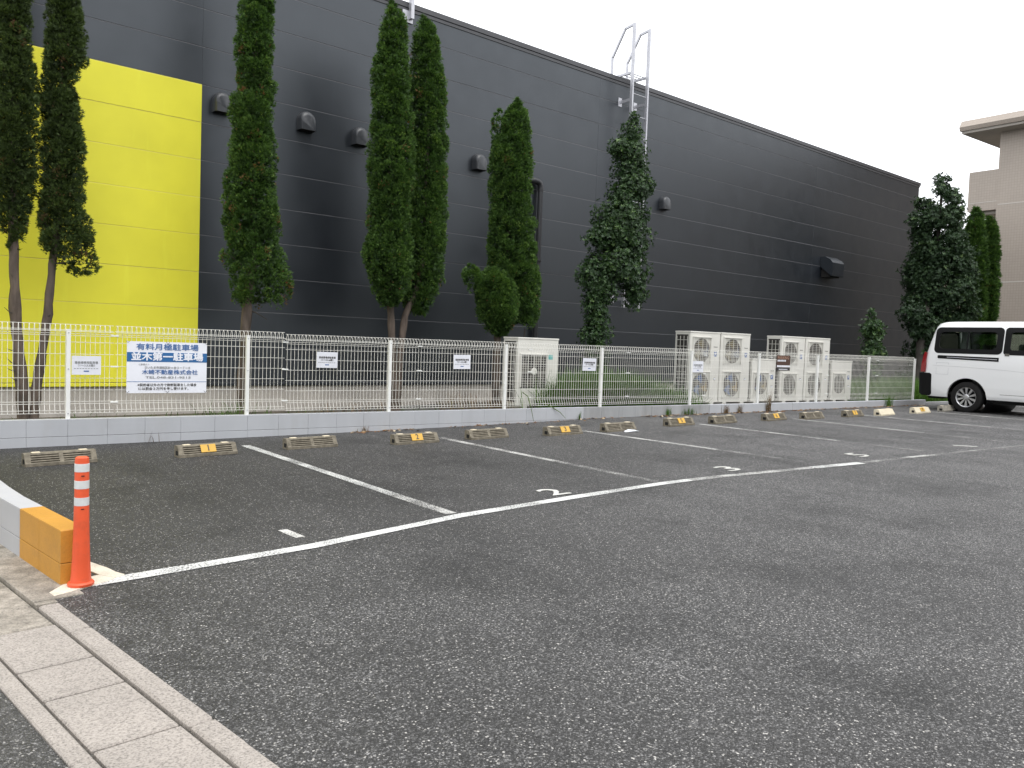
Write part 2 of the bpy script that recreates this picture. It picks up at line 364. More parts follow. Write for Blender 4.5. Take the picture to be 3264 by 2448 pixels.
def tiled(name,c,sc_=1.):
    m,n,b=nodes(name); t=nd(n,'ShaderNodeTexCoord'); 
    sx=nd(n,'ShaderNodeSeparateXYZ'); lk(n,t.outputs['Object'],sx.inputs[0])
    ad=nd(n,'ShaderNodeMath',operation='ADD'); lk(n,sx.outputs['X'],ad.inputs[0]); lk(n,sx.outputs['Y'],ad.inputs[1])
    cb=nd(n,'ShaderNodeCombineXYZ'); lk(n,ad.outputs[0],cb.inputs['X']); lk(n,sx.outputs['Z'],cb.inputs['Y'])
    br=nd(n,'ShaderNodeTexBrick'); br.offset=0; br.inputs['Scale'].default_value=1.; br.inputs['Brick Width'].default_value=.1; br.inputs['Row Height'].default_value=.1
    br.inputs['Mortar Size'].default_value=.006; br.inputs['Color1'].default_value=(*c,1); br.inputs['Color2'].default_value=(*[x*.93 for x in c],1)
    br.inputs['Mortar'].default_value=(*[x*.72 for x in c],1); lk(n,cb.outputs[0],br.inputs['Vector'])
    cc=mixc(n,.35,br.outputs['Color'],ramp_out(n,noise(n,coords(n,'world'),.5,4),c)); lk(n,cc,b.inputs['Base Color'])
    b.inputs['Roughness'].default_value=.5; return m
def ramp_out(n,f,c):
    r=ramp(n,[(.3,tuple(x*.85 for x in c)),(.7,tuple(x*1.1 for x in c))]); lk(n,f,r.inputs[0]); return r.outputs[0]
BTILE=tiled('beige_tile',BTILE_C)
BTILE2=M('beige_soffit',(.36,.33,.29),.8,var=.06,vs=1)
BAND=M('pale_joint_band',(.56,.52,.47),.7)
HOUSEW=M('cream_house_wall',(.60,.56,.46),.8,var=.08,vs=1.5)
HOUSEG=M('grey_house_wall',(.24,.25,.23),.8,var=.1,vs=2)
ROOFM=M('dark_roof_tile',(.05,.052,.055),.6,var=.2,vs=4)
SHUT=M('pale_shutter',(.55,.60,.58),.5)
GLASSD=M('dark_window_glass',(.02,.022,.024),.08)
def glass(name,tint,amount):
    m,n,b=nodes(name); g=nd(n,'ShaderNodeBsdfGlossy'); g.inputs['Roughness'].default_value=.02; g.inputs['Color'].default_value=(.9,.9,.9,1)
    t=nd(n,'ShaderNodeBsdfTransparent'); t.inputs[0].default_value=(*tint,1)
    fr=nd(n,'ShaderNodeFresnel'); fr.inputs[0].default_value=1.5
    ms=nd(n,'ShaderNodeMixShader'); lk(n,fr.outputs[0],ms.inputs[0]); lk(n,t.outputs[0],ms.inputs[1]); lk(n,g.outputs[0],ms.inputs[2])
    lk(n,ms.outputs[0],n.nodes['Material Output'].inputs[0]); return m
VGLASS=glass('tinted_car_glass',(.80,.85,.82),.1)

# ------------------------------------------------------------------ ground, lot, road
def sheet(name, xs, yf0, yf1, mat, dz, zfun=gz, ny=2):
    mb=MB(); n=len(xs)
    for j in range(ny):
        for x in xs:
            y=yf0(x)+(yf1(x)-yf0(x))*j/(ny-1); mb.v.append((x,y,zfun(x)+dz))
    for j in range(ny-1):
        for i in range(n-1): mb.f.append((j*n+i,j*n+i+1,(j+1)*n+i+1,(j+1)*n+i)); mb.m.append(0)
    return mb.build(name,mat)
xs_far=[-400,-100,-30,-3,0,3,5.7,7.6,9.6,14,20,26,40,60,150,400]
tag(sheet('ground',xs_far,lambda x:-300,lambda x:500,EARTH,-.06),kind='structure')
GA=R(8.7); GO=(.619,4.389)             # kerb line: street direction turned 8.7 degrees from +Y
def street(lx,ly): return (GO[0]+lx*math.cos(GA)-ly*math.sin(GA), GO[1]+lx*math.sin(GA)+ly*math.cos(GA))
# parking lot: from the kerb line to far right, up to the block wall
mb=MB(); ys=[-60,-30,-12,-6,-3,-1,0,1,2,3,4,4.5,5,6,8,10.3]; xx=[0,.3,.8,1.6,2.4,3.2,4,4.8,5.7,6.6,7.6,8.6,9.6,11,12.5,14,17,20,23,26,40,62]
for y in ys:
    k0=GO[0]-(y-GO[1])*math.tan(GA)
    if y>4.6: k0=max(-.6,k0-.02)
    for i,x in enumerate(xx):
        X=k0+(x if i<len(xx)-1 else 62-k0); mb.v.append((X,y,gz(X)))
nx=len(xx)
for j in range(len(ys)-1):
    for i in range(nx-1): mb.f.append((j*nx+i,j*nx+i+1,(j+1)*nx+i+1,(j+1)*nx+i)); mb.m.append(0)
lot=tag(mb.build('parking_lot',ASPH),kind='structure')
# road on the street side of the gutter
mb=MB()
P=[street(-.448,y) for y in (-60,-20,-6,-2,0,2,6,20,60)]; Q=[street(-9,y) for y in (-60,-20,-6,-2,0,2,6,20,60)]
mb.v=[(*p,-.012) for p in P]+[(*q,.02) for q in Q]; mb.f=[(i+1,i,9+i,9+i+1) for i in range(8)]; mb.m=[0]*8
tag(mb.build('road',ROADM),kind='structure')
# gutter: mortar bed, slabs, inner kerb lip and outer strip, each piece a block of its own
gut=tag(empty('gutter',(GO[0],GO[1],0),GA),kind='structure')
MB().box(-.449,.012,-14,16,-.05,-.016).build('mortar_bed',MORTAR,gut)
js=[-8.4,-7.9,-7.45,-6.97,-6.5,-6.0,-5.5,-5.05,-4.57,-4.1,-3.62,-3.02,-2.55,-2.07,-1.585,-1.11,-.785,-.30]
for i in range(len(js)-1):
    a,b=js[i]+.0075,js[i+1]-.0075
    h=.002*random.random()
    MB().cbox(-.368,-.092,a,b,-.05,-.004+h,.005).build('slab',CONC,gut)
ks=[-8.2,-7.0,-5.8,-4.6,-3.4,-2.2,-1.63,-.46,-.02]
for i in range(len(ks)-1):
    MB().cbox(-.080,.010,ks[i]+.002,ks[i+1]-.002,-.05,.006,.008).build('kerb_stone',CONC,gut)
    MB().cbox(-.446,-.379,ks[i]+.002,ks[i+1]-.002,-.05,-.001,.006).build('edge_stone',CONC,gut)
# older weathered part of the gutter beside the low wall
for a,b in ((-.29,.018),(.03,.62),(.632,1.3),(1.31,2.4),(2.41,4),(4.01,7)):
    MB().cbox(-.37,-.092,a,b,-.05,-.004-.002*random.random(),.006).build('slab',STAIN,gut)
    MB().cbox(-.446,-.379,a,b,-.05,-.002,.006).build('edge_stone',STAIN,gut)
MB().cbox(-.086,.14,.035,6,-.05,.0115,.003).build('concrete_apron',STAIN,gut)
MB().cbox(-.086,.008,-.012,.031,-.05,.0085,.003).build('concrete_apron',STAIN,gut)

# painted bay lines, lying 4 mm above the asphalt and following its fall
def strip(name, pts, wd, mat, z=.004, taper0=None):
    mb=MB(); dense=[]
    for (a,b) in zip(pts[:-1],pts[1:]):
        L=math.dist(a,b); k=max(2,int(L/.3))
        dense+=[(a[0]+(b[0]-a[0])*i/k,a[1]+(b[1]-a[1])*i/k) for i in range(k)]
    dense.append(pts[-1]); 
    for i,p in enumerate(dense):
        q0=dense[max(0,i-1)]; q1=dense[min(len(dense)-1,i+1)]; d=Vector((q1[0]-q0[0],q1[1]-q0[1])).normalized(); nn=Vector((-d.y,d.x))
        ww=wd/2*(1+.05*math.sin(i*1.7)+.04*math.sin(i*.61+1))
        for sgn in (-1,1):
            x,y=p[0]+nn.x*ww*sgn,p[1]+nn.y*ww*sgn; mb.v.append((x,y,gz(x)+z))
    for i in range(len(dense)-1): mb.f.append((2*i,2*i+1,2*i+3,2*i+2)); mb.m.append(0)
    return mb.build(name,mat,lot)
strip('painted_line',[(.80,4.60),(2.07,4.77),(3.34,5.07),(4.6,5.21),(5.76,5.315),(6.15,5.32)],.105,PAINT_BOLD,.005)
strip('painted_line',[(6.15,5.32),(6.6,5.30),(7.05,5.26),(7.95,5.175)],.10,PAINT_THIN,.005)
strip('painted_line',[(7.95,5.175),(8.75,5.09)],.11,PAINT_BOLD,.005)
strip('painted_line',[(8.75,5.09),(9.7,5.05)],.08,PAINT_FADED,.005)
strip('painted_line',[(9.7,5.05),(10.3,5.03)],.08,PAINT_THIN,.005)
strip('painted_line',[(10.3,5.03),(13,5.0)],.08,PAINT_FADED,.005)
for i,(x0,y0,x1,y1) in enumerate([(3.27,9.50,3.335,5.16),(5.73,9.2,5.79,5.42),(8.0,8.98,8.25,5.5),(10.42,8.9,10.57,5.3),(13.05,8.95,13.03,5.4),(15.37,9.0,15.40,5.4),(17.95,9.2,17.93,5.4),(20.5,9.2,20.5,5.4),(23,9.2,23,5.4)]):
    ym=y1+(y0-y1)*(.33 if i else .2)
    xm=x1+(x0-x1)*(ym-y1)/(y0-y1)
    strip('painted_line',[(x0,y0),(xm,ym)],.095,PAINT_MID if i==0 else PAINT_THIN)
    strip('painted_line',[(xm,ym),(x1,y1)],.095,PAINT_THIN if i in(0,) else PAINT_FADED)
strip('painted_line',[(16.7,9.35),(17.1,9.3)],.06,PAINT_THIN)
for ch,x,y in (('2',4.57,5.46),('3',7.06,5.58),('5',9.32,5.46)):
    me=text_mesh(ch,.38,.005,width=.215); 
    o=put('painted_number',me,None,lot); me.materials.clear(); me.materials.append(PAINT_NUM); o.location=(x,y,gz(x)+.005); o.rotation_euler=(0,-math.atan(.012),0)
strip('painted_number',[(11.66,5.46),(11.86,5.23)],.075,PAINT_NUM)
strip('painted_number',[(2.075,5.27),(2.098,5.02)],.062,PAINT_NUM)
# white and cream painted concrete at the foot of the low wall
def slabpoly(name,pts,mat,z,parent):
    mb=MB(); n=len(pts); mb.v=[(x,y,gz(x)+z) for x,y in pts]+[(x,y,gz(x)-.05) for x,y in pts]
    mb.f=[tuple(range(n))]+[(i,n+i,n+(i+1)%n,(i+1)%n) for i in range(n)]; mb.m=[0]*len(mb.f); return mb.build(name,mat,parent)
slabpoly('concrete_pad',[(.612,4.535),(.624,4.462),(.70,4.50),(.79,4.555),(.885,4.60),(.93,4.645),(.87,4.74),(.78,4.71),(.70,4.66)],CREAM,.008,lot)
slabpoly('painted_edging',[(.874,4.742),(.935,4.648),(.985,4.685),(.955,4.76),(.935,4.86),(.90,4.97),(.87,5.06),(.845,5.25),(.80,5.5),(.72,5.9),(.70,5.85),(.76,5.4),(.80,5.1),(.83,4.9)],CREAM,.007,lot)
# planting strip behind the fence
o=sheet('planting_strip',[-8,-3,0,3,6,9,12,15,18,22,26,34,42],lambda x:10.36,lambda x:13.6+max(0,x)*.07,SOIL,0,lambda x:.0,3); tag(o,kind='structure')

# ------------------------------------------------------------------ charcoal store building
BA=.07155; YB=13.7254; CB=math.cos(BA)
bld=tag(empty('store_building',(0,YB,0),BA),'long charcoal metal clad building with a yellow section behind the trees','building')
SEAM0=5.302; PH=.6; TOP=7.62; SR=30.15; SY=4.0
cols_=[-8.,SY,13.2,22.95,SR]
pan_cache={}
def panel(x0,x1,z0,z1,mat):
    g=.0058
    key=(round(x1-x0,3),round(z1-z0,3),mat.name)
    if key not in pan_cache:
        pan_cache[key]=MB().cbox(.0008,x1-x0-.0008,0,.045,g,z1-z0-g,.002).mesh('cladding_panel'); pan_cache[key].materials.append(mat)
    o=put('cladding_panel',pan_cache[key],None,bld,loc=(x0,-.045,z0)); o.rotation_euler=(random.uniform(-.0022,.0022),0,random.uniform(-.0003,.0003))
seams=[TOP]+[SEAM0+PH*k for k in (3,2,1,0,-1,-2,-3,-4,-5,-6,-7,-8)]
for i in range(len(seams)-1):
    z1,z0=seams[i],seams[i+1]
    for c in range(len(cols_)-1):
        yel=(c==0 and z1<=SEAM0+.01)
        panel(cols_[c],cols_[c+1],z0,z1,YWALL if yel else DWALL)
MB().box(SY,SR-.001,-.040,.02,.50,TOP-.01).build('backing_sheet',JOINT,bld)
MB().box(-8,SY-.001,-.040,.02,SEAM0+.02,TOP-.01).build('backing_sheet',JOINT,bld)
MB().box(-8,SY-.001,-.040,.02,.50,SEAM0+.018).build('backing_sheet',M('yellow_joint',(.8,.74,.18),.6),bld)
for a,b,mt in ((-8,SY,YWALL),(SY,SR,DWALL)):
    MB().cbox(a+.003,b-.003,-.05,-.002,.44,.492,.006).build('base_trim',mt,bld)
MB().box(-8,SR-.03,.005,.3,-.1,.44).build('foundation',PLINTH,bld)
MB().box(-8,SR-.002,.021,14,.44,TOP-.05).build('body',DWALL,bld)
MB().prism([(-.075,TOP+.0),(-.075,TOP+.095),(.30,TOP+.115),(.30,TOP+.0)],-8,SR+.06,'X').build('coping',COPING,bld)
MB().box(-8,SR+.03,-.06,-.046,TOP-.07,TOP-.012).build('coping_trim',COPING,bld)
MB().box(SR+.0,SR+.06,-.075,14,TOP+.002,TOP+.09).build('coping',COPING,bld)

def wallpt(X,o,z):
    """world point on the wall at world X, o metres in front"""
    s_=X/CB; return (s_*CB+o*math.sin(BA), YB+s_*math.sin(BA)-o*CB, z)
# small weather hoods on the wall
def hood_mesh(w_,h_,d_):
    mb=MB(); n=9; sec=[]
    for j,(yy,zt) in enumerate(((0,h_),(-d_*.45,h_*.97),(-d_*.8,h_*.80),(-d_,h_*.45),(-d_,0.))):
        pass
    # front outline (arch) swept back to the wall with a domed top
    prof=[(-w_/2,0),(-w_/2,h_*.55)]+[(-w_/2*math.cos(t),h_*.55+h_*.45*math.sin(t)) for t in np.linspace(.2,math.pi-.2,9)]+[(w_/2,h_*.55),(w_/2,0)]
    m_=len(prof); rings=[]
    for d,k in ((0,1.06),(-.012,1.06),(-.012,1.),(-d_*.55,1.),(-d_*.86,.93),(-d_,.74)):
        rings.append([(x*(k if k>1 else 1-(1-k)*.55),d,z*(k if k>1 else k) ) for x,z in prof])
    for r_ in rings: mb.v+=r_
    for i in range(len(rings)-1):
        for j in range(m_-1): mb.f.append((i*m_+j,i*m_+j+1,(i+1)*m_+j+1,(i+1)*m_+j))
    mb.f.append(tuple((len(rings)-1)*m_+j for j in range(m_))); mb.m=[0]*len(mb.f)
    return mb.mesh('hood')
HM=hood_mesh(.285,.33,.17); HM.materials.append(HOODM)
HB=MB().box(-.13,.13,-.15,-.005,.015,.02).mesh('opening'); HB.materials.append(DARK)
hoods=[(4.30,4.90,'charcoal wall hood just right of the yellow section'),(5.785,4.90,'charcoal wall hood second from the yellow section'),(6.86,4.84,'charcoal wall hood left of the twin conifers'),(8.05,4.95,'wall hood peeping out between the twin conifers'),(9.64,4.845,'charcoal wall hood right of the twin conifers'),(15.6,4.83,'charcoal wall hood right of the roof ladder')]
for X,z,lab in hoods:
    h=empty('vent_hood',wallpt(X,.047,z),BA); tag(h,lab,'vent hood','small vent hoods on the wall')
    o=put('hood_shell',HM,None,h); smooth_angle(o,50) if X==4.30 else None
    put('opening',HB,None,h)
h=empty('exhaust_hood',wallpt(23.75,.047,3.78),BA); tag(h,'large wedge shaped exhaust hood low on the right part of the wall','exhaust hood')
MB().prism([(0,.62),(-.16,.62),(-.34,.52),(-.42,.42),(-.42,.02),(-.40,.02),(-.40,.0),(-.02,.30),(0,.30)],-.36,.36,'X').build('hood_shell',DWALL,h)
MB().box(-.30,.30,-.30,-.02,-.02,.24).build('duct_end',DARK,h)
# downpipe
h=empty('downpipe',wallpt(11.33,.14,.13),BA); tag(h,'black vertical downpipe with elbow behind the third conifer','pipe')
H_=4.70
smooth_angle(MB().tube([(0,0,0),(0,0,1.5),(0,0,3),(0,0,H_-.14)],.058,14).build('pipe',PIPEM,h))
smooth_angle(MB().tube([(0,0,H_-.16),(0,0,H_-.06),(-.03,0,H_+.0),(-.09,.0,H_+.03),(-.2,0,H_+.035),(-.3,.06,H_+.035),(-.34,.1,H_+.035)],.068,14).build('elbow',PIPEM,h))
for z in (1.2,3.0): MB().lathe([(.062,z),(.075,z+.005),(.075,z+.045),(.062,z+.05)],n=14).build('clamp',PIPEM,h)
# roof edge bracket
h=empty('roof_bracket',wallpt(7.82,.047,7.36),BA); tag(h,'small galvanised bracket on the roof edge above the twin conifers','bracket')
MB().box(-.10,.13,-.03,0,-.02,.20).build('plate',STEEL,h)
MB().box(.03,.10,-.12,-.03,.04,.50).build('upright',STEEL,h)
MB().box(-.09,.10,-.12,.25,.505,.54).build('arm',STEEL,h)
# roof ladder
h=empty('roof_ladder',wallpt(14.14,0,2.27),BA); tag(h,'galvanised steel roof ladder with guard rails above the wall edge','ladder')
W2=.27; OL=-.40; zt=6.63; zp=5.47; ob=.26
for s_,nm in ((-W2,'stile'),(W2,'stile')):
    MB().box(s_-.022,s_+.022,OL-.038,OL+.038,0,zt).build(nm,STEEL,h)
    g=MB(); rr=.026
    def bar(p,q,g=g,s_=s_):
        d=Vector((q[0]-p[0],q[1]-p[1])).normalized(); nn=Vector((-d.y,d.x))*rr
        g.prism([(p[0]+nn.x,p[1]+nn.y),(q[0]+nn.x,q[1]+nn.y),(q[0]-nn.x,q[1]-nn.y),(p[0]-nn.x,p[1]-nn.y)],s_-.020,s_+.020,'X')
    bar((OL+.022,zt-.027),(-.12,zt-.06)); bar((-.13,zt-.05),(ob,5.98)); bar((ob,6.0),(ob,zp)); bar((OL+.022,zp+.03),(ob,zp+.03))
    g.build('guard_rail',STEEL,h)
for k in range(5): MB().tube([(-W2+.02,-.30+.115*k,zp+.045),(W2-.02,-.30+.115*k,zp+.045)],.012,8).build('platform_bar',STEEL,h)
z=5.02
while z>.1:
    MB().tube([(-W2+.03,OL,z),(W2-.03,OL,z)],.012,8).build('rung',STEEL,h); z-=.50
for z in (4.87,2.35,.2):
    for s_ in (-W2,W2):
        br=MB().box(s_-.012,s_+.012,OL+.022,-.055,z-.035,z+.035).build('wall_bracket',STEEL,h)
        MB().box(s_-.07,s_+.05,-.055,-.046,z-.10,z+.10).build('fixing_plate',STEEL,br)

# ------------------------------------------------------------------ block wall under the fence
YF=10.303; BT=.304
bw=tag(empty('block_wall',(0,YF,0)),'low grey white painted concrete block wall carrying the white mesh fence','wall')
bm_cache={}
def block(x0,x1,z0,z1,mat,parent=bw,y0=-.06,y1=.06,c=.0022):
    k=(round(x1-x0,3),round(z1-z0,3),mat.name,y0,y1)
    if k not in bm_cache:
        bm_cache[k]=MB().cbox(0,x1-x0,y0,y1,0,z1-z0,c).mesh('block'); bm_cache[k].materials.append(mat)
    return put('block',bm_cache[k],None,parent,loc=(x0,0,z0))
x=-2.05; i=0
while x<10.6:
    st = x>8.8
    dy=.0
    b=block(x+.0008,x+.3992,.1155,BT,WBLOCK2 if st else WBLOCK); b.location.y=random.uniform(-.0012,.0012)
    b=block(x+.0008,x+.3992,-.075,.1115,WBLOCK2 if st and random.random()<.5 else WBLOCK); b.location.y=random.uniform(-.0035,-.001)
    x+=.40; i+=1
xe=x
MB().box(-2.05,xe,-.05,.05,-.1,BT-.006).build('mortar_core',MORTAR,bw)
for a,b_,mt in ((xe+.003,12.3,WBLOCK2),(12.303,14.9,WBLOCK),(14.903,20.35,WBLOCK),(20.353,33,WBLOCK2)):
    MB().cbox(a,b_,-.06,.06,-.06,BT-(.0 if a<20 else .06),.006).build('rendered_section',mt,bw)
# low wall beside the entrance: painted white, its end orange
lw=tag(empty('entrance_wall',(0,0,0)),'low curved white block wall ending in orange yellow blocks beside the entrance','wall')
outl=[(.676,4.645),(.6225,4.985),(.570,5.325),(.515,5.68),(.475,6.06),(.445,6.45),(.42,6.85),(.40,7.25),(.385,7.65),(.37,8.05),(.355,8.45),(.345,8.85),(.335,9.25),(.325,9.65),(.32,10.05),(.315,10.24)]
def offs(i,wd=.118):
    a=Vector(outl[max(0,i-1)]);b=Vector(outl[min(len(outl)-1,i+1)]);d=(b-a).normalized();return (outl[i][0]+d.y*wd,outl[i][1]-d.x*wd)
for i in range(len(outl)-1):
    a,b=Vector(outl[i]),Vector(outl[i+1]);c,d=Vector(offs(i+1)),Vector(offs(i)); g=.0012/(b-a).length
    q=[a+(b-a)*g,b-(b-a)*g,c-(c-d)*g,d+(c-d)*g]
    for z0,z1,ins in ((-.06,.1165,0.),(.1205,.287,-.002)):
        mb=MB(); e=.004; cx=sum((p for p in q),Vector((0,0)))/4
        def ins_(p,k): return p+(cx-p).normalized()*k
        r0=[ins_(p,e) for p in q]
        mb.v=[(*p,z0) for p in q]+[(*p,z1-e) for p in q]+[(*p,z1) for p in r0]
        mb.f=[(3,2,1,0)]+[(j,(j+1)%4,4+(j+1)%4,4+j) for j in range(4)]+[(4+j,4+(j+1)%4,8+(j+1)%4,8+j) for j in range(4)]+[(8,9,10,11)]; mb.m=[0]*len(mb.f)
        mb.build('block',ORANGE if i<2 else WHITEWALL,lw)

# ------------------------------------------------------------------ mesh fence
fence=tag(empty('mesh_fence',(0,YF,BT)),'white coated steel wire mesh fence on the low block wall','fence')
ZP=.995
posts=[1.556+2*i for i in range(-2,5)]+[1.556+2*i+.242 for i in range(5,9)]+[19.83]
pm=MB().box(-.021,.021,-.021,.021,-.02,ZP-.01); pm.box(-.023,.023,-.023,.023,ZP-.012,ZP)
pme=pm.mesh('post'); pme.materials.append(FENCEM)
bolt=MB().lathe([(.007,0),(.007,.004)],axis='Y',n=8).mesh('bolt'); bolt.materials.append(STEEL)
for X in posts:
    p=put('post',pme,None,fence,loc=(X,0,0))
    for z in (.06,.555,.955): put('bolt',bolt,None,p,loc=(0,-.022,z))
def mesh_panel(wid):
    mb=MB(); r=.0028; n=int(round(wid/.05)); yb_=.030
    def wire(pts,rad=r): mb.tube(pts,rad,4,False)
    vp=[(.008,.075),(-.012,.082),(.0,.16),(.0,.945),(-.030,.975),(-.012,1.045),(.020,1.05),(.042,.985),(.02,.962)]
    vp=[(-.034,.062),(-.026,.10),(0,.165),(0,.94),(-.028,.972),(-.018,1.03),(.012,1.048),(.040,1.0),(.036,.965)]
    for i in range(n):
        x=.025+i*.05; wire([(x,y+yb_,z) for y,z in vp])
    for y,z in ((-.034,.064),(-.028,.094),(0,.165),(0,.19),(0,.318),(0,.452),(0,.586),(0,.720),(0,.854),(0,.925),(0,.947),(-.028,.972),(.012,1.048),(.040,.985)):
        wire([(.003,y+yb_-.005,z),(wid-.003,y+yb_-.005,z)],.0033)
    me=mb.mesh('mesh_panel',False); me.materials.append(WIREM); return me
PM={}
joints=[-1.95,.05,2.032,4.05,6.044,8.05,10.2,12.2,14.2,16.2,18.2,19.86]
for a,b in zip(joints[:-1],joints[1:]):
    k=round(b-a-.012,2)
    if k not in PM: PM[k]=mesh_panel(k)
    o=put('mesh_panel',PM[k],None,fence,loc=(a+.006,0,0 if a<4 else -.022)); o['kind']='stuff'
clm=MB().box(-.04,.04,-.012,.012,-.008,.008).mesh('clamp'); clm.materials.append(FENCEM)
for j in joints[1:-1]:
    for z in (.18,.585,.935): put('clamp',clm,None,fence,loc=(j,.02,z-(.01 if j>4 else 0)))
    
# ------------------------------------------------------------------ signs tied to the fence
YS=YF-.012
sg=tag(empty('parking_sign',(2.604,YS,.585)),'large white and blue parking sign board on the fence','sign')
MB().box(-.45,.45,0,.004,0,.60).build('board',SIGNWHITE,sg)
MB().box(-.4495,.4495,-.0015,-.0002,.365,.475).build('blue_band',SIGNBLUE,sg)
MB().box(-.45,.45,-.0015,-.0002,.130,.136).build('rule',INKBLUE,sg)
for body,size,wd,x,z,mt,bo in (('有料月極駐車場',.080,.70,.0,.535,INKBLUE,.0016),('並木第一駐車場',.100,.81,.0,.420,SIGNWHITE,.0036),('＜管理人＞',.024,.12,-.265,.333,INKGREY,0),('さいたま市浦和区針ヶ谷３ー７ー８',.034,.51,.0,.297,INKGREY,.0003),('木崎不動産株式会社',.060,.63,.03,.242,INKBLUE,.0012),('TEL.048-831-9515',.036,.51,.01,.183,INKGREY,.0005),('※契約者以外の方で無断駐車をした場合',.036,.665,.0,.094,INK,.0004),('には罰金３万円を申し受けます。',.036,.56,-.03,.050,INK,.0004)):
    text_on('lettering',sg,body,size,mt,x,-.0028,z,bo,width=wd)
for x,z in ((-.44,.59),(0,.585),(.44,.59),(-.44,.012),(0,.012),(.44,.012)):
    MB().tube([(x-.02,-.004,z+.012),(x,-.008,z-.006),(x+.018,-.004,z+.014)],.0022,5).build('cable_tie',INK,sg)
ntm=MB().box(-.1485,.1485,0,.003,0,.21).mesh('sheet'); ntm.materials.append(PAPER)
for X,z,lab,tw,ink in ((1.737,.795,'white paper notice on the fence left of the large blue sign',.0,INKGREY),(4.615,.905,'white paper notice second from the left of the five',.01,INK),(6.755,.912,'white paper notice between the twin conifers and the grey fan unit',-.01,INK),(9.275,.908,'white paper notice on the fence above the long grass',.012,INK),(11.98,.905,'white paper notice in front of the left tall outdoor unit',-.008,INKGREY)):
    n_=tag(empty('paper_notice',(X,YS+.002,z)),lab,'notice','small paper notices on the fence'); n_.rotation_euler=(tw*2,tw,0)
    put('sheet',ntm,None,n_)
    text_on('lettering',n_,'患者様専用駐車場',.031,ink,0,-.0016,.135,.0004,width=.235)
    text_on('lettering',n_,'（1〜3,5,6番）',.028,ink,.0,-.0016,.103,.0002,width=.17)
    for k in range(9): MB().box(-.125+.028*k,-.106+.028*k,-.0015,-.0003,.066,.073).build('print_mark',INKGREY,n_)
    MB().box(-.027,.027,-.0015,-.0003,.034,.046).build('logo_mark',LBLUE,n_)
sg=tag(empty('brown_sign',(14.58,YS,.962)),'small brown parking sign board in front of the outdoor units','sign')
MB().box(-.225,.225,0,.006,.065,.31).build('board',SIGNBROWN,sg)
MB().box(-.235,.225,-.002,.006,.0,.062).build('lower_board',SIGNBLACK,sg)
MB().box(-.215,.22,-.0025,-.0003,.072,.108).build('print_mark',SIGNTAN,sg).data.materials[0]=PAPER
text_on('lettering',sg,'PARKING',.085,SIGNTAN,-.01,-.002,.258,.0006,width=.37)
for k in range(6): MB().box(-.20+.048*k,-.164+.048*k,-.002,-.0004,.185,.220).build('print_mark',PAPER,sg)
MB().box(-.15,.14,-.0036,-.0022,.02,.034).build('print_mark',PAPER,sg)

# ------------------------------------------------------------------ wheel stops
def stop_mesh():
    L,D,Hh=.62,.15,.118
    mb=MB()
    # body of the stop: sloped front with two slotted bays, end blocks and base
    prof=[(0,0),(D,0),(D,Hh*.92),(D-.012,Hh),(.062,Hh),(.012,.034),(0,.03)]
    def seg(x0,x1,pr=prof): mb.prism(pr,x0,x1,'X')
    inner=[(.03,0),(D,0),(D,Hh*.92),(D-.012,Hh),(.085,Hh),(.042,.034)]
    seg(0,.05); seg(L-.05,L); seg(L/2-.018,L/2+.018)
    for a,b in ((.05,L/2-.018),(L/2+.018,L-.05)):
        seg(a,b,inner)
        seg(a,b,[(.030,0),(0,0),(0,.03),(.012,.034),(.042,.034)])
        for k in range(4):                                       # sloping ribs between the slots
            t0=.12+.235*k; t1=t0+.125
            p=lambda t,o: (.012+(.062-.012)*t+o*.86, .034+(Hh-.034)*t-o*.5)
            mb.prism([p(t0,0),p(t1,0),p(t1,.024),p(t0,.024)],a,b,'X')
        seg(a,b,[(.056,Hh-.009),(.085,Hh-.009),(.085,Hh),(.062,Hh)])
    return mb.mesh('stop_body')
SM=stop_mesh(); SM.materials.append(STOPM)
def stop_solid():
    L,D,Hh=.62,.15,.118
    mb=MB(); mb.prism([(0,0),(D,0),(D,Hh*.92),(D-.012,Hh),(.062,Hh),(.012,.034),(0,.03)],0,L,'X'); return mb.mesh('stop_body')
SS=stop_solid(); SS.materials.append(STOPNEW)
SG=stop_solid(); SG.materials.append(M('grey_stop_concrete',(.27,.25,.21),.9,var=.25,vs=20,bmp=.6,bs=110))
padm=MB().box(-.035,.035,-.025,.025,0,.006).mesh('reflector'); padm.materials.append(STOPPAD)
holem=MB().box(-.002,0.0005,.045,.105,.02,.065).mesh('end_hole'); holem.materials.append(DARK)
stops=[(.983,8.78,None,'old concrete wheel stop behind the orange post'),(2.357,8.80,'1','old concrete wheel stop with yellow plate marked one'),
 (3.566,8.94,None,'unnumbered concrete wheel stop between the plates one and two'),(4.855,8.78,'2','old concrete wheel stop with yellow plate marked two'),
 (5.958,8.81,None,'unnumbered concrete wheel stop between the plates two and three'),(7.143,8.67,'3','old concrete wheel stop with yellow plate marked three'),
 (8.183,8.65,None,'unnumbered wheel stop with white litter lying before it'),(9.597,8.74,'5','old concrete wheel stop with yellow plate marked five'),
 (10.675,8.75,None,'unnumbered wheel stop in front of the left tall outdoor units'),(12.119,8.80,'6','wheel stop with yellow plate in front of the right tall outdoor units'),
 (13.152,8.74,None,'unnumbered wheel stop sixth bay, old weathered concrete'),(14.51,8.75,'7','fifth wheel stop with a yellow plate, weathered, next to a cream one'),
 (15.576,8.70,'new','clean cream concrete wheel stop without slots'),(17.015,8.74,'8','cream concrete wheel stop with yellow plate nearest the van'),
 (18.35,8.82,'new2','concrete wheel stop touching the rear wheel of the van')]
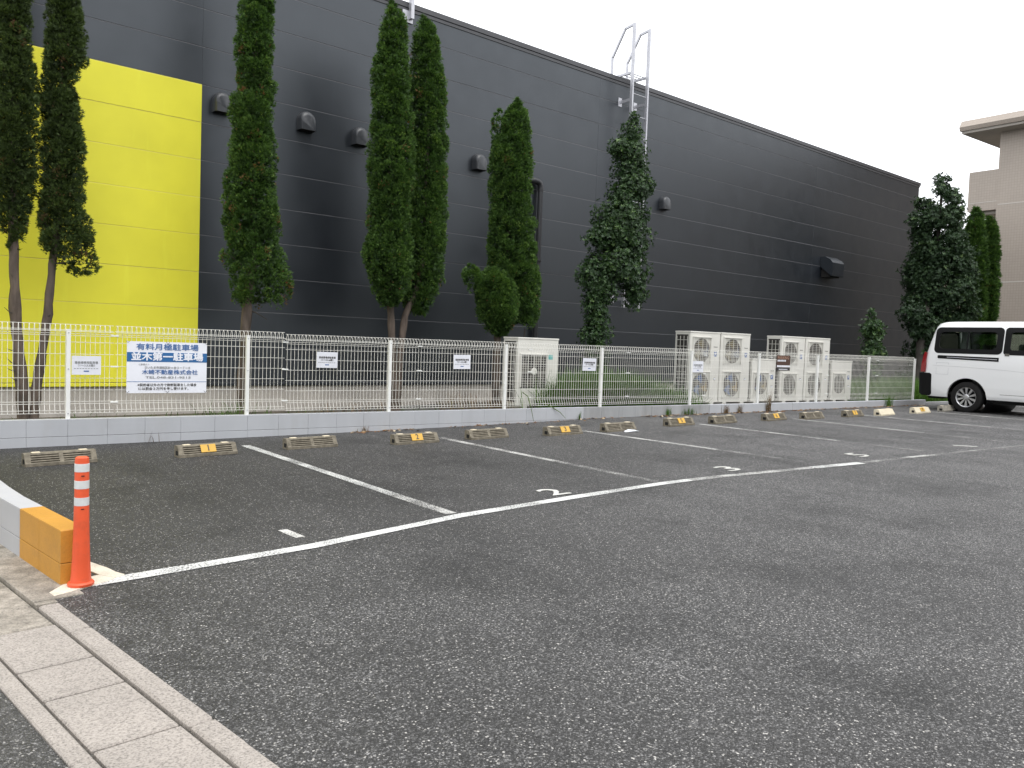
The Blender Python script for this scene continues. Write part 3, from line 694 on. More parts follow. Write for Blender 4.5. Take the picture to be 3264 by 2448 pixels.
for k,(X,Y,pl,lab) in enumerate(stops):
    t=tag(empty('wheel_stop',(X,Y,gz(X)+.001),R(random.uniform(1.,6.))),lab,'wheel stop','wheel stops along the bays')
    t.rotation_euler[1]=-math.atan(.012)
    new = pl in('new','8')
    put('stop_body',SG if pl=='new2' else SS if pl in('new','8') else SM,None,t)
    put('end_hole',holem,None,t)
    for px in (.105,.515): put('reflector',padm,None,t,loc=(px,.10,.118))
    if pl and pl[0].isdigit():
        th=math.atan2(.118-.034,.05); pe=empty('tilt',(.31,0,0),0,t); bpy.data.objects.remove(pe)
        pb=MB().box(-.080,.080,-.006,0,-.044,.044).build('number_plate',PLATE,t); pb.rotation_euler=(-(math.pi/2-th),0,0); pb.location=(.31,.037-.004,.078)
        tx=text_on('lettering',pb,pl,.095,INK,0,-.0075,0,.001)

# litter in bay 4
lt=MB(); lt.v=[(0,0,.004),(.10,-.02,.012),(.22,-.01,.018),(.30,.02,.006),(.24,.06,.022),(.12,.07,.03),(.02,.05,.01)]; lt.f=[(0,1,2,3,4,5,6)]; lt.m=[0]
lt.v+=[(x,y,z-.004) for x,y,z in lt.v]; lt.f+=[(13,12,11,10,9,8,7)]+[(i,7+i,7+(i+1)%7,(i+1)%7) for i in range(7)]; lt.m=[0]*len(lt.f)
tag(lt.build('paper_scrap',SIGNWHITE,None,loc=(8.45,8.55,gz(8.5))),'crumpled white scrap lying on the asphalt before a wheel stop','litter')

# ------------------------------------------------------------------ orange delineator post
d=tag(empty('delineator_post',(.760,4.592,gz(.76)+.009)),'orange flexible delineator post with three grey bands beside the wall end','post')
smooth_angle(MB().lathe([(.060,0),(.062,.012),(.056,.020),(.0545,.0205)],n=32).build('base_flange',DELIN,d))
smooth_angle(MB().lathe([(.050,.018),(.046,.045),(.041,.14),(.0365,.28),(.0345,.40),(.0335,.41),(.0330,.628),(.031,.645),(.024,.650),(.0,.650)],n=32,caps=False).build('tube',DELIN,d))
for z in (.405,.490,.575): smooth_angle(MB().lathe([(.0325,z),(.0346-(z-.4)*.002,z+.001),(.0346-(z-.4)*.002,z+.041),(.0325,z+.042)],n=32,caps=False).build('reflective_band',REFL,d))
for z in (.388,.555): MB().box(-.007,.007,-.0365,-.033,z,z+.004).build('slot',DARK,d).rotation_euler=(0,0,R(-2))

# ------------------------------------------------------------------ outdoor air conditioning units
def fan_unit(t,zc,r,style):
    """square grille with a fan behind it on the front (y=0 plane)"""
    MB().box(-r-.01,r+.01,-.002,.0,zc-r-.02,zc+r+.02).build('fan_recess',ACM if style!='old' else ACDARK2,t)
    f=MB().lathe([(r*.97,.0025),(r*.97,.0045)],(0,0,zc),'Y',28).build('fan_shade_disc',ACGREY if style!='old' else ACGREY,t)  # flat disc, its grey stands for the shade inside the opening
    if style=='old':
        for k in range(4):
            a=R(90*k+28); mb=MB(); pts=[]
            for u in np.linspace(-.42,.42,6): pts.append((r*.9*math.cos(a+u),r*.9*math.sin(a+u)))
            pts+= [(r*.25*math.cos(a+u),r*.25*math.sin(a+u)) for u in (.5,-.5)]
            mb.prism([(x,zc+z) for x,z in pts],-.0062,-.0055,'Y'); mb.build('fan_blade',ACDARK,t)
        MB().lathe([(r*.22,.016),(r*.22,.03),(r*.2,.034)],(0,0,zc),'Y',20).build('fan_hub',ACM,t)
    else:
        cols={'up':(ACOCH2,ACBLUE2,ACOCH2),'lo':(ACBLUE,ACOCH,ACBLUE),'grey':(ACDARK2,ACDARK2,ACDARK2)}[style]
        for k,m_ in enumerate(cols):
            a0=R(80-120*k); mb=MB(); out_=[];in_=[]
            for q in np.linspace(0,1,8):
                rad=r*(.20+.74*q); tw=.75*q; out_.append((rad*math.cos(a0+tw+.62*(.55+.45*q)),rad*math.sin(a0+tw+.62*(.55+.45*q)))); in_.append((rad*math.cos(a0+tw-.62*(.75+.25*q)),rad*math.sin(a0+tw-.62*(.75+.25*q))))
            mb.prism([(x,zc+z) for x,z in out_+in_[::-1]],-.0068,-.0055,'Y'); mb.build('fan_blade',m_,t)
        MB().lathe([(r*.21,.0056),(r*.21,.010)],(0,0,zc),'Y',18).build('fan_hub',ACGREY,t)
    g=MB()
    for k in range(-6,7): g.box(-r,r,-.022,-.016,zc+k*r/6.5-.0022,zc+k*r/6.5+.0022)
    for k in (-1,-.5,0,.5,1): g.box(k*r-.004,k*r+.004,-.026,-.022,zc-r,zc+r)
    o=g.build('grille',ACM if style!='old' else ACM,t); o['kind']='stuff'
    MB().cbox(-r-.03,r+.03,-.034,-.002,zc+r+.004,zc+r+.03,.004).build('grille_top_rail',ACM,t)
    for sx in (-1,1): MB().box(sx*(r+.016)-.008,sx*(r+.016)+.008,-.026,-.002,zc-r,zc+r+.004).build('grille_side_rail',ACM,t)
def ac_unit(name,label,X0,X1,Ytop,zb,styles,shift=-.105,depth=.40,Yf=11.3,group='outdoor air conditioning units'):
    w_=X1-X0; hh=Ytop-zb
    root=tag(empty(name,((X0+X1)/2,Yf,zb)),label,'outdoor unit',group)
    MB().cbox(-w_/2,w_/2,0,depth,.06,hh-.03,.006).build('cabinet',ACM,root)
    MB().cbox(-w_/2-.006,w_/2+.006,-.008,depth+.006,hh-.029,hh,.005).build('top_cover',ACM,root)
    for sx in (-1,1): MB().box(sx*w_*.3-.06,sx*w_*.3+.06,.0,depth,0,.058).build('foot',ACM,root)
    for sx in (-1,1): MB().cbox(sx*w_*.3-.09,sx*w_*.3+.09,-.03,depth+.03,-zb-.02,-.001,.006).build('plinth_block',PLINTH,root)
    fs=empty('fan_section',(0,0,0),0,root); fs.location=(shift,0,0)
    n=len(styles); r=w_*.278 if styles[0]!='old' else .275
    for k,stl in enumerate(styles):
        zc={2:(hh*.275,hh*.745),1:(hh*(.44 if stl!='old' else .53),)}[n][k]
        fan_unit(fs,zc,r,stl)
    # side coil with guard lattice
    MB().box(-w_/2-.003,-w_/2-.0005,.05,depth-.04,.12,hh-.07).build('side_coil',ACDARK,root)
    g=MB()
    for k in range(4): g.box(-w_/2-.02,-w_/2-.014,.06+k*(depth-.12)/3-.004,.06+k*(depth-.12)/3+.004,.14,hh-.10)
    z=.16
    while z<hh-.1: g.box(-w_/2-.022,-w_/2-.014,.055,depth-.05,z-.004,z+.004); z+=.13
    o=g.build('side_guard',ACM,root); o['kind']='stuff'
    return root
def badge(root,w_,hh,two=True,blue=True):
    x=w_/2-.13
    text_on('lettering',root,'Panasonic',.026,INK,x,-.002,hh*(.80 if two else .74),.0004,width=.115)
    if blue:
        z=hh*(.70 if two else .60); lb=MB().box(x-.042,x+.042,-.002,-.0003,z-.05,z+.05).build('label',LBLUE,root)
        MB().prism([(x-.028,z-.03),(x+.028,z+.028),(x-.012,z+.028)],-.0032,-.0022,'Y').build('label_mark',SIGNWHITE,lb)
    z=hh*(.36 if two else .38); MB().cbox(x-.035,x+.035,-.012,-.001,z-.012,z+.012,.004).build('handle',SIGNWHITE,root)
    MB().box(x-.03,x+.03,-.0035,-.0008,z+.014,z+.024).build('handle_recess',ACDARK,root)
u=ac_unit('outdoor_unit','large beige single fan outdoor unit half hidden in long grass',8.54,9.435,1.43,.20,('old',),-.10,.42); 
MB().box(.20,.32,-.002,-.0003,.86,.94).build('label',M('teal_label',(.1,.4,.38),.5),u)
u=ac_unit('outdoor_unit','tall beige twin fan outdoor unit, leftmost, lattice on its side',12.88,13.80,1.70,.19,('lo','up')); badge(u,.92,1.51)
u=ac_unit('outdoor_unit','tall beige twin fan outdoor unit second from the left',13.835,14.795,1.705,.19,('lo','up')); badge(u,.96,1.51)
u=ac_unit('outdoor_unit','short beige single fan outdoor unit left of the brown sign',14.90,15.74,1.18,.19,('lo',)); badge(u,.84,.99,False)
u=ac_unit('outdoor_unit','tall beige twin fan outdoor unit behind the brown sign',15.92,16.79,1.706,.19,('grey','grey')); badge(u,.87,1.516)
u=ac_unit('outdoor_unit','tall beige twin fan outdoor unit, the rightmost tall one',16.825,17.79,1.706,.19,('grey','grey')); badge(u,.965,1.516)
u=ac_unit('outdoor_unit','short beige single fan outdoor unit at the right end',17.92,18.77,1.185,.19,('grey',)); badge(u,.85,.995,False)

# ------------------------------------------------------------------ foliage
def add_faces(V,nper,vals,name,mat,parent,extra=None):
    """V: (n*nper,3) vertices, faces of nper corners each"""
    n=len(V)//nper; me=bpy.data.meshes.new(name)
    nv=len(V); 
    if extra is not None:
        eV,eF=extra
    me.vertices.add(nv); me.vertices.foreach_set('co',np.asarray(V,np.float32).ravel())
    me.loops.add(nv); me.loops.foreach_set('vertex_index',np.arange(nv,dtype=np.int32))
    me.polygons.add(n); me.polygons.foreach_set('loop_start',np.arange(0,nv,nper,dtype=np.int32))
    try: me.polygons.foreach_set('loop_total',np.full(n,nper,np.int32))
    except Exception: pass
    me.update(calc_edges=True)
    a=me.attributes.new('v','FLOAT','FACE'); a.data.foreach_set('value',np.asarray(vals,np.float32))
    me.materials.append(mat)
    o=bpy.data.objects.new(name,me); col.objects.link(o); o.parent=parent; return o
def unit(a): return a/np.maximum(1e-9,np.linalg.norm(a,axis=1,keepdims=True))
def lump(th,z,ph):
    return .45*np.sin(3*th+ph[0]+2.1*np.sin(1.7*z+ph[1]))+.35*np.sin(5*th-3.1*z+ph[2])+.30*np.sin(7.3*z+2*th+ph[3])+.22*np.sin(13*z+4*th+ph[4])
def sprays(P,D,size,k=5,droop=.0):
    """flat fan shaped sprays: k narrow triangles each"""
    n=len(P); A=unit(np.cross(D,rng.normal(size=(n,3))));  V=[]; 
    L=size*rng.uniform(.6,1.25,n)[:,None]
    for j in range(k):
        t=(j/(k-1)-.5)*1.9+rng.normal(0,.12,n); t=t[:,None]
        d=unit(D*np.cos(t)+A*np.sin(t)); side=np.cross(d,np.cross(D,A)); side=unit(side)
        l=L*rng.uniform(.7,1.1,n)[:,None]*(1-.25*np.abs(t))
        b=P-d*l*.15
        V.append(np.stack([b+side*l*.16,b-side*l*.16,P+d*l],1))
    return np.stack(V,1).reshape(-1,3)
def tree_root(name,label,loc,cat='tree',group=None):
    return tag(empty(name,loc),label,cat,group)
def trunk(root,pts,r0,r1,mat=BARK,name='trunk'):
    o=root.location; pts=[Vector(p)-o for p in pts]; n=len(pts)
    # refine with a little wobble
    fine=[];
    for a,b in zip(pts[:-1],pts[1:]):
        k=max(1,int((b-a).length/.12))
        for i in range(k): fine.append(a.lerp(b,i/k)+Vector((random.uniform(-1,1),random.uniform(-1,1),0))*.006)
    fine.append(pts[-1]); m_=len(fine)
    rad=[(r0+(r1-r0)*(i/(m_-1)))*(1+.06*math.sin(i*2.3)+random.uniform(-.05,.05))*(1.25 if i==0 else 1) for i in range(m_)]
    tb=MB().tube(fine,rad,12); ax=[fine[min(len(fine)-1,i//12)] for i in range(len(tb.v))]
    tb.v=[tuple(ax[i]+(Vector(p)-ax[i])*(1+.10*math.sin((i%12)*1.05+7*ax[i].z)+random.uniform(-.07,.07))) for i,p in enumerate(tb.v)]
    return smooth_angle(tb.build(name,mat,root),60)
def core(root,prof,cy,f,mat=CORE):
    o=root.location; mb=MB(); n=14
    ph=rng.uniform(0,6,5)
    pr=sorted(prof)
    for z,cx,r in pr:
        for j in range(n):
            t=2*math.pi*j/n; rr=r*f*(1+.15*float(lump(np.array([t]),np.array([z]),ph)[0])); mb.v.append((cx+rr*math.cos(t)-o.x,cy+rr*math.sin(t)-o.y,z-o.z))
    for i in range(len(pr)-1):
        for j in range(n): mb.f.append((i*n+j,i*n+(j+1)%n,(i+1)*n+(j+1)%n,(i+1)*n+j))
    mb.f+= [tuple(range(n))[::-1],tuple(range((len(pr)-1)*n,len(pr)*n))]; mb.m=[0]*len(mb.f)
    return mb.build('inner_twigs',mat,root,True)
def thuja(root,prof,cy,n,size,mat,bare=None,corf=.76,brown=.03,cl=.105,wk=1.04):
    """columnar conifer: prof = (z, centre x, half width as seen in the wall plane); the crown is a heap of small clumps of sprays"""
    prof=sorted([(z,cx,hw*cy/math.hypot(cx,cy)*wk) for z,cx,hw in prof])
    zz=np.array([p[0] for p in prof]);cx=np.array([p[1] for p in prof]);rr=np.array([p[2] for p in prof])
    ph=rng.uniform(0,6.28,5)
    zs=np.linspace(zz[0],zz[-1],400); wgt=np.interp(zs,zz,rr)+.03
    area=2*np.pi*float(np.sum(wgt)*(zs[1]-zs[0])); m=max(12,int(area/(cl*cl*1.25))); wgt=wgt/wgt.sum()
    cz=rng.choice(zs,m,p=wgt); ct=rng.uniform(0,2*np.pi,m); cr=np.interp(cz,zz,rr); lm=lump(ct,cz*1.6,ph)
    rad_c=cl*rng.uniform(.6,1.1,m)*np.clip(cr/.2,.35,1.15)
    if bare is not None:
        k=~((cz<bare)&(lm<.0)&(rng.random(m)<.5)); cz,ct,cr,lm,rad_c=cz[k],ct[k],cr[k],lm[k],rad_c[k]; m=len(cz)
    q=np.maximum(0,cr*(.95+.10*lm)-rad_c*.72+rng.normal(0,.014,m))
    C=np.stack([np.interp(cz,zz,cx)+q*np.cos(ct),cy+q*np.sin(ct),cz],1); O=np.stack([np.cos(ct),np.sin(ct),0*ct],1)
    tone=rng.normal(0,.10,m); dead=rng.random(m)<brown*.35
    k=rng.integers(0,m,n); d=unit(rng.normal(size=(n,3))+O[k]*1.1+np.array([0,0,.55])); dep=rng.beta(5,1.1,n)
    P=C[k]+d*(rad_c[k]*dep)[:,None]*np.array([1,1,1.15])
    D=unit(d*.8+O[k]*.3+np.array([0,0,.45])+rng.normal(0,.28,(n,3)))
    P-=np.array(root.location)
    V=sprays(P,D,size)
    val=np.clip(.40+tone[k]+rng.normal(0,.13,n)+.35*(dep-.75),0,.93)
    br=(dead[k]&(rng.random(n)<.6))|(rng.random(n)<.004); val[br]=rng.uniform(.955,1,br.sum())
    if corf:                                  # inner, darker sprays fill the column
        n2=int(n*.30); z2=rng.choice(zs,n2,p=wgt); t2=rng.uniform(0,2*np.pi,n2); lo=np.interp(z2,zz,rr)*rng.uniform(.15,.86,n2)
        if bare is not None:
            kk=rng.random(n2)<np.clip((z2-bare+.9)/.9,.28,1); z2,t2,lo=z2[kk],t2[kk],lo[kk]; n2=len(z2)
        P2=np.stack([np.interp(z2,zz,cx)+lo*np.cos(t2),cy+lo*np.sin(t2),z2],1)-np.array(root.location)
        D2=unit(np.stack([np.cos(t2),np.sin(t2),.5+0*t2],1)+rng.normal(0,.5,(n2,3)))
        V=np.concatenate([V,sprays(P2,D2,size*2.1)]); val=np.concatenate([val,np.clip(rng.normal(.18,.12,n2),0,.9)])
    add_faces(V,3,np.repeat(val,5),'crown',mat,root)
def whorls(root,P,D,size,mat,val,leaves=6,name='crown',wid=.42):
    n=len(P); V=[]; A=unit(np.cross(D,rng.normal(size=(n,3)))); B=np.cross(D,A)
    for j in range(leaves):
        t=2*np.pi*j/leaves+rng.uniform(0,1,n); t=t[:,None]
        o_=A*np.cos(t)+B*np.sin(t); d=unit(o_*rng.uniform(.6,1.2,n)[:,None]+D*rng.uniform(.1,.9,n)[:,None]); s_=unit(np.cross(d,D))
        l=size*rng.uniform(.7,1.2,n)[:,None]; up_=np.cross(s_,d)
        b=P; V.append(np.stack([b,b+d*l*.5+s_*l*wid*.5+up_*l*.06,b+d*l,b+d*l*.5-s_*l*wid*.5+up_*l*.06],1))
    V=np.stack(V,1).reshape(-1,3)-np.array(root.location)
    vv=np.clip(np.repeat(val,leaves)+rng.normal(0,.10,n*leaves),0,1)
    return add_faces(V,4,vv,name,mat,root)
def blobs_points(bl,n):
    vol=np.array([b[3]*b[4] for b in bl]); vol/=vol.sum(); k=rng.choice(len(bl),n,p=vol)
    c=np.array([[b[0],b[1],b[2]] for b in bl])[k]; s_=np.array([[b[3],b[3],b[4]] for b in bl])[k]
    d=unit(rng.normal(size=(n,3))); rad=rng.beta(3,1.1,n)[:,None]
    wob=1+.16*np.sin(4*d[:,:1]+3*d[:,2:]+c[:,:1]*5)+.12*np.sin(9*d[:,1:2]+7*d[:,2:])
    P=c+d*s_*rad*wob; D=unit(d+np.array([0,0,.55])+rng.normal(0,.4,(n,3)))
    return P,D,rad[:,0],d
YT=12.6
G_CON='columnar conifers between fence and building'
# two bare-stemmed conifers before the yellow cladding
t=tree_root('conifer_tree','leftmost slender conifer, cut by the frame, before the yellow wall',(1.385,YT,.12),group=G_CON)
trunk(t,[(1.385,YT,-.04),(1.363,YT,.48),(1.34,YT,.78),(1.315,YT,1.08),(1.284,YT,1.41),(1.262,YT,2.1),(1.25,YT,3),(1.24,YT,5)],.078,.03)
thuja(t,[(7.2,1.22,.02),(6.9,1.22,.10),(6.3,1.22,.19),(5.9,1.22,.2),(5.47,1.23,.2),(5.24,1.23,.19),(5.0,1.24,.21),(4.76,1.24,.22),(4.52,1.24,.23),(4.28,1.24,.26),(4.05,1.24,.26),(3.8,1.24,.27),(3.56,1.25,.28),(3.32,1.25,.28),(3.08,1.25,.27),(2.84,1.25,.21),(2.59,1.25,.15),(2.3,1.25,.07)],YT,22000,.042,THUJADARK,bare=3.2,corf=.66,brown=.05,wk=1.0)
for z,dx,dz in ((1.45,-.16,.10),(1.28,-.10,.06),(.98,-.13,.04),(.80,-.13,.10),(.72,-.12,.04),(.6,-.08,.05),(1.9,-.1,.1)):
    o=t.location; a=Vector((1.31-o.x,-.02,z-o.z)); MB().tube([a,a+Vector((dx*.6,-.03,dz*.4)),a+Vector((dx,-.05,dz))],[.009,.006,.002],5).build('dead_twig',BARK2,t)
t=tree_root('conifer_tree','slender conifer with leaning bare stem before the yellow wall',(1.496,YT-.03,.12),group=G_CON)
trunk(t,[(1.496,YT,-.04),(1.528,YT,.484),(1.562,YT,.736),(1.591,YT,.99),(1.629,YT,1.243),(1.658,YT,1.49),(1.678,YT,1.89),(1.728,YT,2.4),(1.773,YT,2.9),(1.79,YT,4),(1.8,YT,5.4)],.066,.025)
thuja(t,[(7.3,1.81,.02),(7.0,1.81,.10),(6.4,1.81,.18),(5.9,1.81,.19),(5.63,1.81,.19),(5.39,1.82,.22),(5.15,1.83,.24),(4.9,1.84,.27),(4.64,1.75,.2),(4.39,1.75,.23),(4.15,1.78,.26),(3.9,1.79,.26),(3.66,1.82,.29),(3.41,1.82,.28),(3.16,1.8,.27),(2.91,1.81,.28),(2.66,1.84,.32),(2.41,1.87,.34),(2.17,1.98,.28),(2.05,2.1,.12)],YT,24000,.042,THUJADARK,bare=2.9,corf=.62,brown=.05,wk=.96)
for z,dx,dz in ((2.3,.20,.12),(2.15,.28,.08),(2.5,.22,.15),(2.6,-.2,.2),(1.45,.06,.05),(1.1,.05,.05),(.9,.05,.06)):
    o=t.location; a=Vector((1.60+(z-1)*.07-o.x,0,z-o.z)); MB().tube([a,a+Vector((dx*.6,-.03,dz*.4)),a+Vector((dx,-.05,dz))],[.010,.007,.003],5).build('branch',BARK2,t)
# third conifer, free standing
t=tree_root('conifer_tree','tall narrow conifer standing just right of the yellow wall section',(4.28,YT,.12),group=G_CON)
trunk(t,[(4.275,YT,-.04),(4.281,YT,.67),(4.317,YT,1.19),(4.31,YT,1.54),(4.4,YT,2.6),(4.38,YT,4),(4.38,YT,6)],.085,.03)
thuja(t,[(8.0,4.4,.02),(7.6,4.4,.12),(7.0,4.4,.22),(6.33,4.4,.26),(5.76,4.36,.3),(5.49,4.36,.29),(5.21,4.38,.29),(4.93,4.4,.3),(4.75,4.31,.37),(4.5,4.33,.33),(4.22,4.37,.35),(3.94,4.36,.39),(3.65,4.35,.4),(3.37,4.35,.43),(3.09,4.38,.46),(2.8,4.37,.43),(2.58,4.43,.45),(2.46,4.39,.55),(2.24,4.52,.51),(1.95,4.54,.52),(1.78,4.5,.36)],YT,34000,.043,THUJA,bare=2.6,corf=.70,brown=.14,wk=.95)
for a,b in (((4.31,2.3),(3.95,2.5)),((4.31,2.2),(4.8,2.3)),((4.31,1.7),(4.6,1.55)),((4.31,1.75),(4.1,2.0))):
    o=t.location; MB().tube([(a[0]-o.x,0,a[1]-o.z),((a[0]+b[0])/2-o.x,-.05,(a[1]+b[1])/2-o.z+.02),(b[0]-o.x,-.12,b[1]-o.z)],[.016,.011,.004],6).build('branch',BARK2,t)
# twin conifers
t=tree_root('conifer_tree','left one of the twin conifers in the middle of the dark wall',(6.885,YT,.12),group=G_CON)
trunk(t,[(6.883,YT,-.04),(6.843,YT,.99),(6.814,YT,1.43),(6.79,YT,1.72),(6.72,YT,2.6),(6.69,YT,4),(6.64,YT,6)],.072,.025)
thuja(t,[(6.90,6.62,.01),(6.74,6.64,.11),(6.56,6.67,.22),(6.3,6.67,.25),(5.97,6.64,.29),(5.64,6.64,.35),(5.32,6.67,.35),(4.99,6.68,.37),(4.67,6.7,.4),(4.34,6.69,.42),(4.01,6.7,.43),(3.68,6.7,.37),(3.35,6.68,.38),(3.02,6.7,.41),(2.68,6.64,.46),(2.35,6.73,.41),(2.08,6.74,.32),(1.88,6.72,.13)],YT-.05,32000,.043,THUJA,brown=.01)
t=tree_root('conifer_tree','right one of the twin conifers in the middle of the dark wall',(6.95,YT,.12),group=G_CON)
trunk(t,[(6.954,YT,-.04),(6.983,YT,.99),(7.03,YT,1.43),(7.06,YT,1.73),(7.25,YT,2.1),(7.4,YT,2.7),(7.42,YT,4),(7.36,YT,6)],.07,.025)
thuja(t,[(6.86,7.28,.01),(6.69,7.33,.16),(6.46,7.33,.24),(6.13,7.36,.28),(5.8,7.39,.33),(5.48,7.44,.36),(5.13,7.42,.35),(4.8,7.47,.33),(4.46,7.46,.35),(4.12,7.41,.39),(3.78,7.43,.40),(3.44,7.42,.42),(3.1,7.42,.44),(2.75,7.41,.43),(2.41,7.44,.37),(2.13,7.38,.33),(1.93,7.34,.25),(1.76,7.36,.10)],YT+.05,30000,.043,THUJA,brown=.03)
# broad-footed conifer beside the downpipe
t=tree_root('conifer_tree','conifer with a wide lobed foot left of the downpipe',(9.04,YT,.12),group=G_CON)
trunk(t,[(9.06,YT,-.04),(9.03,YT,.9),(9.038,YT,1.54),(9.2,YT,2.4),(9.24,YT,5)],.085,.025)
trunk(t,[(9.45,YT-.2,.5),(9.5,YT-.15,1.0),(9.6,YT-.1,1.6)],.02,.012,BARK2,'side_stem')
thuja(t,[(5.86,9.3,.01),(5.71,9.3,.13),(5.56,9.28,.26),(5.3,9.27,.33),(5.11,9.26,.38),(4.74,9.19,.47),(4.38,9.2,.47),(4.02,9.25,.46),(3.65,9.26,.5),(3.28,9.27,.53),(2.92,9.32,.55),(2.62,9.34,.57),(2.37,9.48,.52),(2.0,9.49,.48),(1.70,9.55,.37)],YT,32000,.043,THUJA,brown=.03)
thuja(t,[(5.58,8.94,.03),(5.42,8.92,.14),(5.13,8.96,.17),(4.71,8.99,.18),(4.4,9.02,.15)],YT+.05,2500,.05,THUJA,corf=0)
thuja(t,[(2.64,8.81,.16),(2.44,8.83,.41),(2.15,8.9,.46),(1.86,8.93,.44),(1.60,8.99,.31),(1.45,9.0,.1)],YT-.12,12000,.043,THUJA,corf=.74)
thuja(t,[(2.70,8.30,.08),(2.6,8.32,.16),(2.47,8.35,.20),(2.3,8.42,.18),(2.2,8.5,.1)],YT-.12,1800,.05,THUJA,corf=0)
# clipped holly
t=tree_root('holly_tree','broadleaf evergreen clipped in cloud shapes below the roof ladder',(11.25,12.3,.12))
hb=[(12.03,12.3,5.95,.10,.13),(11.97,12.3,5.62,.22,.26),(11.66,12.3,5.29,.24,.22),(12.0,12.3,5.25,.33,.30),(12.15,12.3,4.95,.24,.22),(11.9,12.3,4.95,.30,.26),(12.05,12.3,4.60,.42,.33),(12.3,12.25,4.6,.22,.26),(11.77,12.3,4.32,.30,.28),(11.62,12.3,3.9,.50,.34),(11.33,12.3,3.52,.40,.26),(12.12,12.3,3.5,.40,.42),(12.12,12.3,4.0,.34,.30),(11.62,12.3,3.5,.45,.3),(11.6,12.3,2.98,.55,.42),(11.1,12.3,2.74,.34,.34),(12.17,12.3,2.85,.34,.46),(12.2,12.25,2.42,.24,.30),(11.15,12.3,2.2,.24,.36),(11.35,12.3,2.45,.3,.3),(11.25,12.3,1.9,.24,.3),(11.2,12.3,1.55,.34,.28),(11.25,12.3,1.15,.26,.35),(11.25,12.3,.7,.22,.4)]
trunk(t,[(11.25,12.3,-.04),(11.26,12.3,1.5),(11.4,12.3,2.3),(11.6,12.3,3.2),(11.75,12.3,4.1),(11.95,12.3,5.0),(12.0,12.3,5.8)],.06,.012,BARK2)
for a,b in (((11.6,3.0),(11.1,2.75)),((11.4,2.3),(12.05,2.4)),((11.6,3.2),(12.0,3.6)),((11.9,4.7),(11.66,5.3)),((11.9,4.6),(12.25,4.6)),((11.7,3.6),(11.3,3.5))):
    o=t.location; MB().tube([(a[0]-o.x,0,a[1]-o.z),((a[0]+b[0])/2-o.x,.02,(a[1]+b[1])/2-o.z+.04),(b[0]-o.x,0,b[1]-o.z)],[.022,.014,.006],6).build('branch',BARK2,t)
P_,D_,rd,dd=blobs_points(hb,10500)
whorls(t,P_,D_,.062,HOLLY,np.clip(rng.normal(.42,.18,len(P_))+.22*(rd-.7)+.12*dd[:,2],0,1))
# small leafy shrub by the right part of the wall
t=tree_root('leafy_shrub','small loose leafy shrub before the right part of the dark wall',(20.9,12.0,.13),'shrub')
trunk(t,[(20.9,12,.08),(20.88,12,.9),(20.8,12,1.8),(20.72,12,2.4)],.03,.008,BARK2)
sb=[(20.72,12,2.42,.10,.16),(20.8,12,2.15,.24,.20),(20.65,12,2.0,.22,.18),(20.95,12,2.0,.24,.2),(20.85,12,1.7,.30,.25),(21.0,12,1.4,.30,.25),(20.8,12,1.35,.25,.25),(20.9,12,.9,.25,.4)]
for a,b in ((1.2,(21.2,1.6)),(1.0,(21.35,1.45)),(1.4,(20.55,2.1)),(1.5,(21.05,2.2))):
    o=t.location; MB().tube([(-.02,0,a-o.z),((20.88+b[0])/2-o.x,.0,(a+b[1])/2-o.z+.04),(b[0]-o.x,0,b[1]-o.z)],[.012,.008,.003],5).build('branch',BARK2,t)
P_,D_,rd,dd=blobs_points(sb,900); whorls(t,P_,D_,.095,HOLLY,np.clip(rng.normal(.5,.2,len(P_)),0,1),5)
# big evergreen at the corner, behind the van
def profile_blobs(prof,cy,step,rng_seed,fr=.5):
    rr=random.Random(rng_seed); pr=sorted(prof); zz=[p[0] for p in pr]; cx=[p[1] for p in pr]; hw=[p[2]*cy/math.hypot(p[1],cy) for p in pr]; out=[]; z=zz[0]
    while z<zz[-1]:
        x=float(np.interp(z,zz,cx)); r=float(np.interp(z,zz,hw)); b=max(.16,r*fr)
        n=max(1,int(5*r/.9)+1)
        for k in range(n):
            a=2*math.pi*(k+rr.random())/n; q=max(0,r-b*.75)
            out.append((x+math.cos(a)*q,cy+math.sin(a)*q,z+rr.uniform(-.1,.1),b*rr.uniform(.75,1.1),b*rr.uniform(.6,.85)))
        z+=step
    return out
t=tree_root('evergreen_tree','big dark broadleaf evergreen tree at the building corner behind the van',(25.2,13.0,.15))
trunk(t,[(25.2,13,.1),(25.25,13,1.2),(25.3,13,2.2),(25.8,13,3.6),(26,13,5.2),(26.05,13,6.6)],.14,.03,BARK2)
trunk(t,[(25.25,13,1.2),(25.8,13.1,2.2),(26.6,13.2,3.4),(27,13,4.2)],.09,.03,BARK2,'limb')
bp=[(7.2,26.07,.35),(7.0,26.05,.55),(6.63,25.94,1.0),(6.32,25.93,1.3),(6.0,25.83,1.6),(5.69,25.85,1.8),(5.39,25.87,1.7),(5.09,25.99,1.9),(4.8,26.16,2.0),(4.49,26.18,2.2),(4.19,26.25,2.15),(3.87,26.2,2.25),(3.25,26.32,2.4),(2.95,26.55,2.4),(2.65,26.9,2.1)]
bl=profile_blobs(bp,13.0,.27,5,.42)
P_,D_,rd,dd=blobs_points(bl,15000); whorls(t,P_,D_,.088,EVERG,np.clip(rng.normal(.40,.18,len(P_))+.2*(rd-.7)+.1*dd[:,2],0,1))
lowb=[(25.3,13,2.3,.5,.4),(24.7,13,2.7,.4,.3),(26.0,13,2.3,.5,.4),(25.6,13.1,1.5,.5,.5),(26.6,13.1,1.6,.6,.6),(27.4,13.1,1.6,.6,.7)]
t2=tree_root('undergrowth_shrub','dark undergrowth shrub round the foot of the big evergreen',(25.9,13.1,.15),'shrub')
